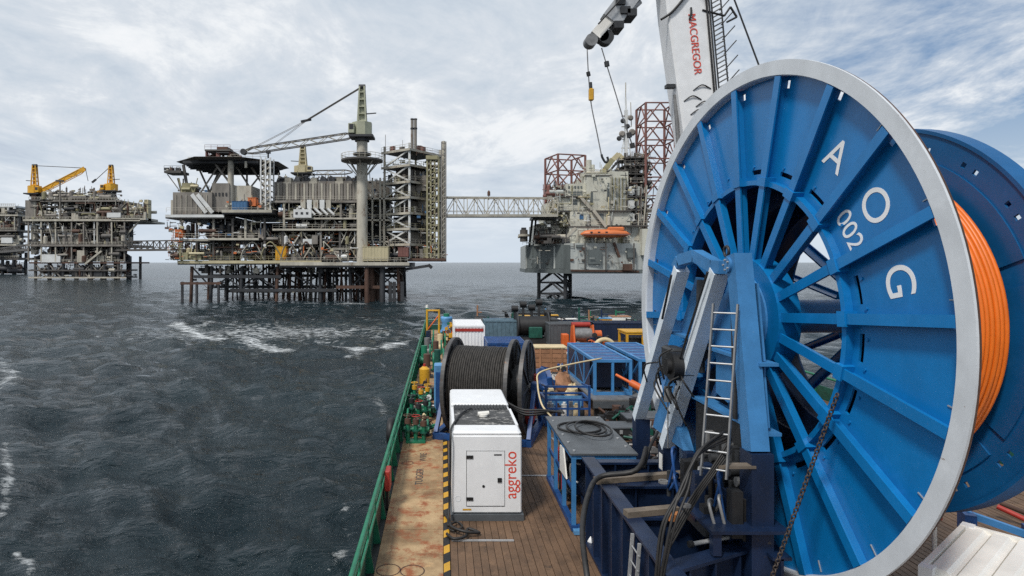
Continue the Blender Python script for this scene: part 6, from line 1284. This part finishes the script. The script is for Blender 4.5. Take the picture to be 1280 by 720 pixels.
# ------------------------------------------------------------------ jack-up rig
def build_jackup():
    p = Plat('jackup_rig', 'pale grey jack-up rig standing half hidden behind the blue reel', 'jack-up rig', 161, 735); t = p.t; x, z, P = p.x, p.z, p.P
    # hull: left facet coloured darker, its shade put into the paint, pale facet on the right
    def facet(name, pts, v0, v1, mt):
        m = MB(); n = len(pts); vs_ = [(x(u), y, z(v)) for v in (v1, v0) for u, y in pts]; m.add(vs_, [tuple(range(n))[::-1], tuple(range(n, 2*n))]+[(i, (i+1) % n, n+(i+1) % n, n+i) for i in range(n)]); return obj(name, m, M[mt], t)
    facet('hull', [(713, 0), (870, 3), (870, 42), (676, 42), (668, 16)], 304, 337, 'j_hull')
    facet('hull_shaded_side', [(667.5, 15.9), (712.5, -.15), (713.4, .2), (668.5, 16.3)], 306, 336, 'j_dark')
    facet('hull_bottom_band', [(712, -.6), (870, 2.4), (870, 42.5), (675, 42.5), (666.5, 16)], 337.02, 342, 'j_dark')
    for k in range(11): u = 722+k*8; p.box('hull_rib', u, u+1, 307, 337, .02+k*.17-.1+.2, .5+k*.17, 'j_hull')
    for k in range(6): f = k/6; p.bar('hull_frame', (668+44*f, 307, 15.6-15.7*f), (668+44*f, 336, 15.6-15.7*f), .4, 'j_dark' if k % 2 else 'j_hull')
    p.bar('hull_pipe', (768, 303, .5), (775, 322, .6), .6, 'p_rust'); p.bar('hull_pipe', (775, 322, .6), (778, 337, .8), .8, 'j_hull'); p.box('hull_box', 779, 790, 330, 338, -.6, 1, 'p_rust'); p.box('hull_door', 720, 728, 306, 309, -.3, .1, 'j_dark'); p.rail(663, 713, 304, 15.5, 'p_pale', y2=0); p.rail(713, 800, 304, 0, 'p_pale', y2=2)
    p.fill(714, 800, 308, 336, -.5, .4, 46, 750, ['j_hull', 'j_cream', 'p_mid', 'p_rust', 'j_dark'], .6); p.fill(669, 712, 300, 330, 3, 14, 40, 751, ['j_hull', 'p_mid', 'p_dark', 'p_pale'], .7)
    for u, w_ in ((731, 2), (757, 3), (792, 2)): p.bar('hull_pipe', (u, 304, -.3), (u, 338, -.3), .3, 'p_mid')
    p.box('hull_recess', 735, 752, 312, 330, -.05, .4, 'j_dark'); p.box('hull_recess', 785, 796, 310, 322, .6, 1.6, 'j_dark')
    p.bar('rubbing_strake', (713, 338, -.5), (800, 339.5, 1), .5, 'p_rust')
    # lattice legs
    lattice(t, 'p_dark', (x(707), 10.5), 5.4, -2, z(340), 3, .5, tri=True, name='leg_chord', rot=R(-80), wb=.26)
    lattice(t, 'p_red', (x(719.5), 14), 5.9, z(270), z(185), 4, .34, name='leg_chord', rot=R(60), wb=.2); 
    lattice(t, 'p_red', (x(834), 9), 5.6, z(290), z(122), 7, .36, name='leg_chord', rot=R(45), wb=.2)
    # superstructure
    for a in ((688, 716, 264, 304, 7.5, 20, 'j_cream'), (702, 738, 243, 264, 4.2, 20, 'j_cream'), (713, 745, 226, 243, 6, 20, 'j_cream'), (738, 768, 214, 284, 4.2, 22, 'j_cream'), (742, 792, 262, 283, 2.8, 22, 'j_cream'), (768, 792, 211, 262, 4.6, 24, 'j_cream'), (676, 702, 278, 306, 10, 22, 'j_hull'), (790, 820, 226, 300, 7.5, 20, 'j_hull'), (803, 816, 286, 319, .2, 8, 'j_cream'), (714, 768, 283, 304, 2.2, 22, 'j_cream'), (716, 742, 263, 283, 3.4, 18, 'j_cream'), (768, 803, 283, 304, 3.2, 20, 'j_hull'), (690, 703, 250, 266, 9, 18, 'j_cream')): p.box('superstructure_block', *a)
    for k in range(9): p.box('wall_seam', 716+k*8, 716.5+k*8, 284, 303, 2.1, 2.19, 'j_hull')
    for a in ((700, 740, 243, 244.5, 3.4, 5), (690, 745, 262, 263.5, 3.6, 6), (742, 792, 262, 263.5, 2, 3.5), (712, 765, 282, 283.4, 2, 4), (736, 770, 216, 217.2, 4, 5.5), (768, 815, 281, 282.5, 1.5, 3.5), (676, 704, 278, 279.2, 6.5, 9)):
        p.box('walkway', *a, 'p_mid'); p.rail(a[0], a[1], a[2], a[4], 'p_pale')
    for a in ((720, 726, 248, 254, 4.1, 4.19, 'j_dark'), (704, 712, 266, 270, 7.3, 7.49, 'j_dark'), (743, 746, 238, 254, 4.1, 4.19, 'j_dark'), (719, 735, 236, 241, 5.9, 5.99, 'j_dark'), (746, 765, 286, 290, 2.1, 2.19, 'j_dark'), (751, 758, 266, 278, 2.7, 2.79, 'j_dark'), (764, 767, 226, 250, 4.1, 4.19, 'j_dark'), (728, 733, 267, 273, 3.3, 3.39, 'p_blue'), (694, 699, 255, 261, 8.8, 8.99, 'p_ygreen')): p.box('opening', *a)
    for k in range(5):
        for j in range(2): p.box('window', 716+k*4, 718.2+k*4, 229+j*6, 232+j*6, 5.85, 5.99, 'j_dark')
    # slatted wall and stack of round tanks
    for k in range(14): p.box('wall_slat', 769+k*1.5, 769.8+k*1.5, 219, 261, 4.2, 4.59, ('j_cream', 'p_ygreen', 'j_hull')[k % 3])
    for k in range(4):
        v = 236+k*17; p.box('tank_shelf', 789, 815, v+7, v+8.5, 4, 7.4, 'p_mid'); 
        for j in range(2): obj('round_tank', MB().tube(P(796+j*9.5, v, 4.5), P(796+j*9.5, v, 7.4), 1.25, 14), M['p_white' if j == 0 else 'j_hull'], t)
        p.bar('shelf_post', (789.5, 228, 4.2), (789.5, 300, 4.2), .35, 'p_mid') if k == 0 else p.bar('shelf_post', (796+k*6, 228, 4.2), (796+k*6, 300, 4.2), .25, 'p_grey')
    CR2 = ['j_cream', 'p_pale', 'p_ygreen', 'j_hull', 'p_mid', 'p_cream']
    for i, a in enumerate(((690, 745, 268, 282, 2.5, 6, 12, CR2), (676, 712, 284, 304, 2, 9, 36, PALD), (738, 790, 206, 216, 6, 14, 26, ['j_cream', 'p_mid', 'p_pale', 'p_dark', 'p_ygreen']), (697, 742, 244, 261, 2, 5, 10, CR2), (738, 768, 245, 281, 2, 4, 10, CR2), (788, 822, 186, 232, 6, 14, 60, PALD), (700, 740, 228, 240, 5, 7, 8, CR2), (715, 788, 285, 303, .8, 2, 12, CR2), (800, 826, 230, 300, 3, 7, 40, PAL), (690, 716, 222, 243, 6, 14, 26, ['p_red', 'p_mid', 'p_dark', 'p_rust']))): p.clutter(*a[:6], a[6], 200+i, a[7], small=.85)
    CRM = ['j_cream', 'j_cream', 'p_ygreen', 'p_pale', 'p_mid', 'p_dark', 'j_hull', 'p_white', 'p_cream', 'j_cream']
    for i, a in enumerate(((690, 742, 242, 262, 2.5, 5, 60, CRM), (680, 744, 263, 282, 1.5, 5, 90, CRM), (672, 712, 283, 305, 4, 11, 110, PALD), (712, 792, 288, 304, .6, 2.4, 70, CRM), (738, 790, 216, 281, 2.0, 4.4, 90, CRM), (788, 826, 186, 232, 4.5, 12, 260, PALD), (788, 822, 230, 305, 3, 7, 190, CRM), (690, 720, 225, 245, 4, 12, 90, ['p_red', 'p_mid', 'p_dark', 'p_pale']), (738, 790, 204, 217, 5, 12, 70, CRM))): p.fill(*a[:6], a[6], 700+i, a[7], .62)
    for v in (192, 202, 213, 224): p.box('tower_floor', 788, 822, v, v+1.2, 5.5, 15, 'p_mid'); p.rail(788, 822, v, 5.5, 'p_grey')
    for u in (790, 803, 818): p.bar('tower_post', (u, 186, 6), (u, 232, 6), .4, 'p_mid')
    # sloping stairs
    for u0, v0, u1, v1, y in ((706, 300, 722, 284, 2.2), (738, 262, 752, 282, 3.0), (728, 243, 744, 262, 3.2), (744, 262, 760, 283, 1.9)): obj('stair', MB().beam(P(u0, v0, y), P(u1, v1, y), .8, .35, (0, 1, 0)), M['p_pale'], t)
    # mast with aerials and dishes
    p.bar('mast', (794, 190, 8), (794, 128, 8), .8, 'p_white'); p.bar('mast_spire', (794, 128, 8), (793.5, 112, 8), .4, 'p_white'); p.tube('mast_tip', (793.5, 112, 8), (793.5, 92, 8), .14, 'p_pale', 6); p.tube('whip_aerial', (801, 150, 8), (800, 118, 8), .12, 'p_pale', 6)
    for u, v, r_ in ((789, 143, .7), (799, 139, .8), (801, 158, 1.0), (788, 160, .9), (795, 150, .7), (784, 166, .7)): obj('dish', MB().tube(P(u, v, 7.4), P(u, v, 7.0), r_, 14, r_*.6), M['p_dark' if r_ < .75 else 'p_grey'], t); p.bar('dish_arm', (794, v+1, 8), (u, v, 7.5), .2, 'p_pale')
    for k in range(4): p.bar('mast_arm', (788, 136+k*14, 8), (800, 136+k*14, 8), .22, 'p_rust' if k == 0 else 'p_pale')
    for u in (787, 801): p.bar('mast_leg', (u, 192, 8), (794, 150, 8), .25, 'p_white')
    # bridge landing, cream tower, left turret
    p.bar('landing_post', (671, 272, 8), (671, 306, 14), .55, 'p_dark'); p.bar('landing_post', (675.5, 272, 8), (675.5, 304, 12), .45, 'p_dark'); p.box('landing', 668, 706, 270, 273, 3, 9, 'p_mid')
    p.tube('turret', (663, 284, 13), (663, 300, 13), 1.1, 'p_mid', 14); p.box('turret_head', 660, 666, 281, 286, 12.5, 14, 'p_dark'); p.tube('turret_nozzle', (655, 294, 13), (662, 293, 13), .3, 'p_pale', 8); p.tube('turret_ring', (663, 290, 13), (663, 293, 13), 1.6, 'p_pale', 14)
    p.tube('cream_mast', (745, 217, 8), (745, 194, 8), .8, 'j_cream', 10); p.tube('cream_mast', (750, 217, 8), (750, 200, 8), .6, 'j_cream', 10)
    p.flush()
    # things carried by the rig
    base = Vector(t.location)
    lb = thing('lifeboat', 'bright orange enclosed lifeboat hanging on the side of the jack-up rig', 'lifeboat', base+P(756, 297, -.4)); L_ = 31*p.s
    secs = []; n = 12
    for i in range(13):
        f = -1+2*i/12; e = (1-abs(f)**3.2)**.5 if abs(f) < 1 else 0; e = max(e, .12); secs.append([(f*L_, 1.4*e*math.cos(2*PI*k/n), .9+(1.25 if math.sin(2*PI*k/n) > 0 else 1.0)*e*math.sin(2*PI*k/n)) for k in range(n)])
    m = MB(); m.add([q for s_ in secs for q in s_], [(i*n+k, i*n+(k+1) % n, (i+1)*n+(k+1) % n, (i+1)*n+k) for i in range(12) for k in range(n)]+[tuple(range(n)), tuple(range(12*n, 13*n))], True); obj('hull', m, M['p_orange'], lb)
    obj('fender', MB().beam((-L_*.95, -1.42, .75), (L_*.95, -1.42, .75), .12, .3), M['p_red'], lb); obj('canopy', MB().box(.1*L_, .75*L_, -.8, .8, 1.6, 2.75, ch=.3), M['p_orange'], lb)
    for f in (-.6, -.3, 0): obj('window', MB().box(f*L_-.3, f*L_+.3, -1.4, -1.2, 1.2, 1.5), M['p_dark'], lb)
    for f in (-.7, .7): obj('davit', MB().beam((f*L_, 1.8, 3.4), (f*L_, 0, 3.0), .3).beam((f*L_, 0, 3.0), (f*L_, 0, 1.8), .15), M['p_mid'], lb)
    c = thing('yellow_crane', 'folded yellow crane arm on the roof of the jack-up rig', 'crane', base+P(764, 217, 8)); g = lambda u, v: P(u, v, 8)-P(764, 217, 8)
    obj('post', MB().tube(g(764, 217), g(764, 206), .8, 12), M['p_yellow'], c); obj('arm', MB().beam(g(763, 211), g(776, 193), 1.2, 1.4), M['p_ygreen'], c); obj('arm', MB().beam(g(774, 196), g(784, 186), 1.1, 1.3).beam(g(783, 186), g(790, 192), 1.0, 1.0), M['p_cream'], c); obj('ram', MB().tube(g(768, 213), g(784, 195), .3, 8), M['p_dark'], c); obj('hook_line', MB().tube(g(785, 193), g(785, 214), .12, 6), M['p_dark'], c)
build_jackup()

# ------------------------------------------------------------------ the two smaller platforms at the left
def build_left_platform():
    p = Plat('wellhead_platform', 'grey wellhead platform with two yellow cranes on the left', 'oil platform', 345, 105); t = p.t; P = p.P
    for u in (43, 60, 78, 95, 113, 130, 147):
        for y in (1, 14, 26): p.tube('jacket_leg', (u, 320, y), (u, 362, y), .8, 'p_mid' if u % 2 else 'p_dark', 10)
    for v, mt in ((347, 'p_pale'), (338, 'p_mid')): p.bar('horizontal_brace', (36, v, 0), (158, v, 0), .8, mt); p.bar('horizontal_brace', (38, v, 14), (156, v, 14), .8, 'p_dark')
    for a, b in ((43, 60), (60, 78), (95, 113), (113, 130)): p.xbrace(a, b, 330, 350, .8, .55, 'p_grey')
    for u0, u1, v0, v1, y0, y1, mt in ((36, 155, 327.5, 329.5, 0, 30, 'p_rust'), (34, 160, 305.5, 308, -1, 30, 'p_grey'), (30, 176, 274, 276.5, -1, 30, 'p_pale'), (40, 120, 290, 291.5, 0, 28, 'p_mid'), (50, 150, 250, 252, 0, 26, 'p_grey'), (140, 183, 272.5, 275, -1, 14, 'p_pale'), (36, 66, 249, 251, 0, 20, 'p_mid'), (146, 181, 263, 265, 2, 12, 'p_pale')):
        p.box('deck', u0, u1, v0, v1, y0, y1, mt); p.rail(u0, u1, v0, y0, 'p_pale', 1.3)
    for u0, u1, v0, v1 in ((42, 150, 276, 305), (44, 140, 308, 327), (60, 150, 252, 274)): p.box('shade_backing', u0, u1, v0, v1, 14, 15, 'p_dark')  # dark sheets added behind the levels to stand in for shade
    for i, a in enumerate(((38, 150, 309, 327, 0, 12, 70, PALD), (36, 158, 277, 305, 0, 12, 120, PAL), (45, 152, 253, 274, 0, 12, 110, PAL), (60, 135, 238, 250, 2, 14, 60, PAL), (40, 150, 331, 346, 0, 12, 40, PALD), (150, 181, 253, 272, 0, 8, 22, PAL), (36, 66, 240, 249, 0, 8, 20, PAL))): p.clutter(*a[:6], a[6], 300+i, a[7], small=2.0)
    for u in (36, 52, 70, 90, 105, 122, 140, 156): p.bar('column', (u, 276, -.2), (u, 327, -.2), .7, 'p_pale' if u % 3 else 'p_grey')
    for i, a in enumerate(((36, 158, 277, 305, -.8, 8, 420, PAL), (40, 155, 253, 274, -.5, 8, 330, PAL), (38, 150, 309, 327, -.5, 8, 260, PALD), (55, 140, 236, 251, 1, 12, 170, PAL), (150, 182, 251, 273, -.5, 6, 90, ['p_cream', 'p_pale', 'p_dark', 'p_ygreen']), (38, 155, 331, 348, 0, 14, 200, ['p_pale', 'p_mid', 'p_dark', 'p_rust']))): p.fill(*a[:6], a[6], 600+i, a[7], 1.35)
    p.box('white_cabin', 52, 76, 318, 328, -.5, 5, 'p_white'); p.box('white_cabin', 97, 106, 313, 328, -.6, 3, 'p_pale'); p.box('white_cabin', 135, 152, 266, 272, -1.2, 3, 'p_white'); p.box('end_tower', 178, 183, 249, 275, 2, 6, 'p_cream'); p.box('side_block', 30, 40, 250, 280, 1, 10, 'p_grey')
    for u in (75, 110, 118): p.tube('vent_stack', (u, 250, 6), (u, 228 + (u % 7), 6), .5, 'p_grey', 8)
    p.bar('vent_stack', (75, 280, 0), (75, 226, 0), .55, 'p_grey'); p.box('stack_head', 70, 79, 225, 227, -.5, 1, 'p_mid'); p.bar('flare_prop', (150, 300, 2), (172, 276, 2), .8, 'p_pale'); p.bar('diagonal_stair', (108, 330, -1), (128, 314, -1), 1.0, 'p_pale')
    p.flush()
    g_ = 'yellow cranes on the left platform'
    t1, g, c, h, foot, d, tip = pedestal_crane(p, 'yellow crane at the left end of the smaller platform with its boom raised right', 39, 318, 245, 206, 1.9, 'p_yellow', (103, 210, 0), 3, sc=1.5, group=g_)
    for j in (-.5, .5): obj('pendant_line', MB().tube(Vector((0, j, c.z+h)), tip+Vector((0, j, .4)), .12, 5), M['p_mid'], t1)
    obj('boom_plate', MB().beam(foot+Vector((0, -.9, 0)), tip+Vector((0, -.9, 0)), .2, 2.6, (0, 0, 1)), M['p_yellow'], t1); obj('hook_line', MB().tube(tip, tip+Vector((1.5, 0, -7)), .16, 5), M['p_dark'], t1)
    t2, g, c, h, foot, d, tip = pedestal_crane(p, 'orange yellow crane mast at the right of the smaller left platform', 134, 252, 241, 206, 1.9, 'p_yellow', (110, 243, 0), 4, sc=1.3, group=g_)
    obj('pendant_line', MB().tube(Vector((0, 0, c.z+h)), g(112, 226), .2, 5), M['p_mid'], t2); obj('spreader', MB().beam(g(110, 227), g(115, 223), .9), M['p_dark'], t2)
build_left_platform()
def build_far_platform():
    p = Plat('satellite_platform', 'distant grey platform cut off by the left edge of the picture', 'oil platform', 506, 0); t = p.t
    for u in (-44, -30, -14, 2, 16):
        for y in (1, 16): p.tube('jacket_leg', (u, 315, y), (u, 352, y), 1.1, 'p_dark', 10)
    for u0, u1, v0, v1, mt in ((-55, 23, 322, 325, 'p_mid'), (-55, 20, 305, 307, 'p_pale'), (-55, 21, 287, 289, 'p_grey'), (-50, 22, 268, 270, 'p_pale'), (-45, 19, 257, 259, 'p_white')): p.box('deck', u0, u1, v0, v1, 0, 30, mt); p.rail(u0, u1, v0, 0, 'p_pale', 1.6)
    for u0, u1, v0, v1 in ((-50, 18, 270, 287), (-50, 16, 289, 305), (-50, 14, 307, 322)): p.box('shade_backing', u0, u1, v0, v1, 12, 13, 'p_dark')  # added dark sheets give the gaps between decks their shade
    for i, a in enumerate(((-50, 20, 271, 287, 0, 10, 60, PAL), (-50, 19, 290, 305, 0, 10, 60, PAL), (-50, 16, 308, 322, 0, 10, 50, PALD), (-40, 18, 258, 268, 0, 10, 30, PAL), (-46, 22, 326, 342, 0, 10, 40, PALD))): p.clutter(*a[:6], a[6], 400+i, a[7], small=3.0)
    for i, v in enumerate((259, 272, 291, 309, 328)): p.fill(-48, 21, v, v+14, -.5, 8, 150, 640+i, PAL, 1.9)
    p.box('roof_block', -20, 17, 262, 268, 4, 16, 'p_mid'); p.box('white_cabin', 2, 16, 296, 304, -.6, 4, 'p_white')
    p.bar('horizontal_brace', (-46, 335, 0), (22, 335, 0), 1.2, 'p_mid'); p.flush()
build_far_platform()
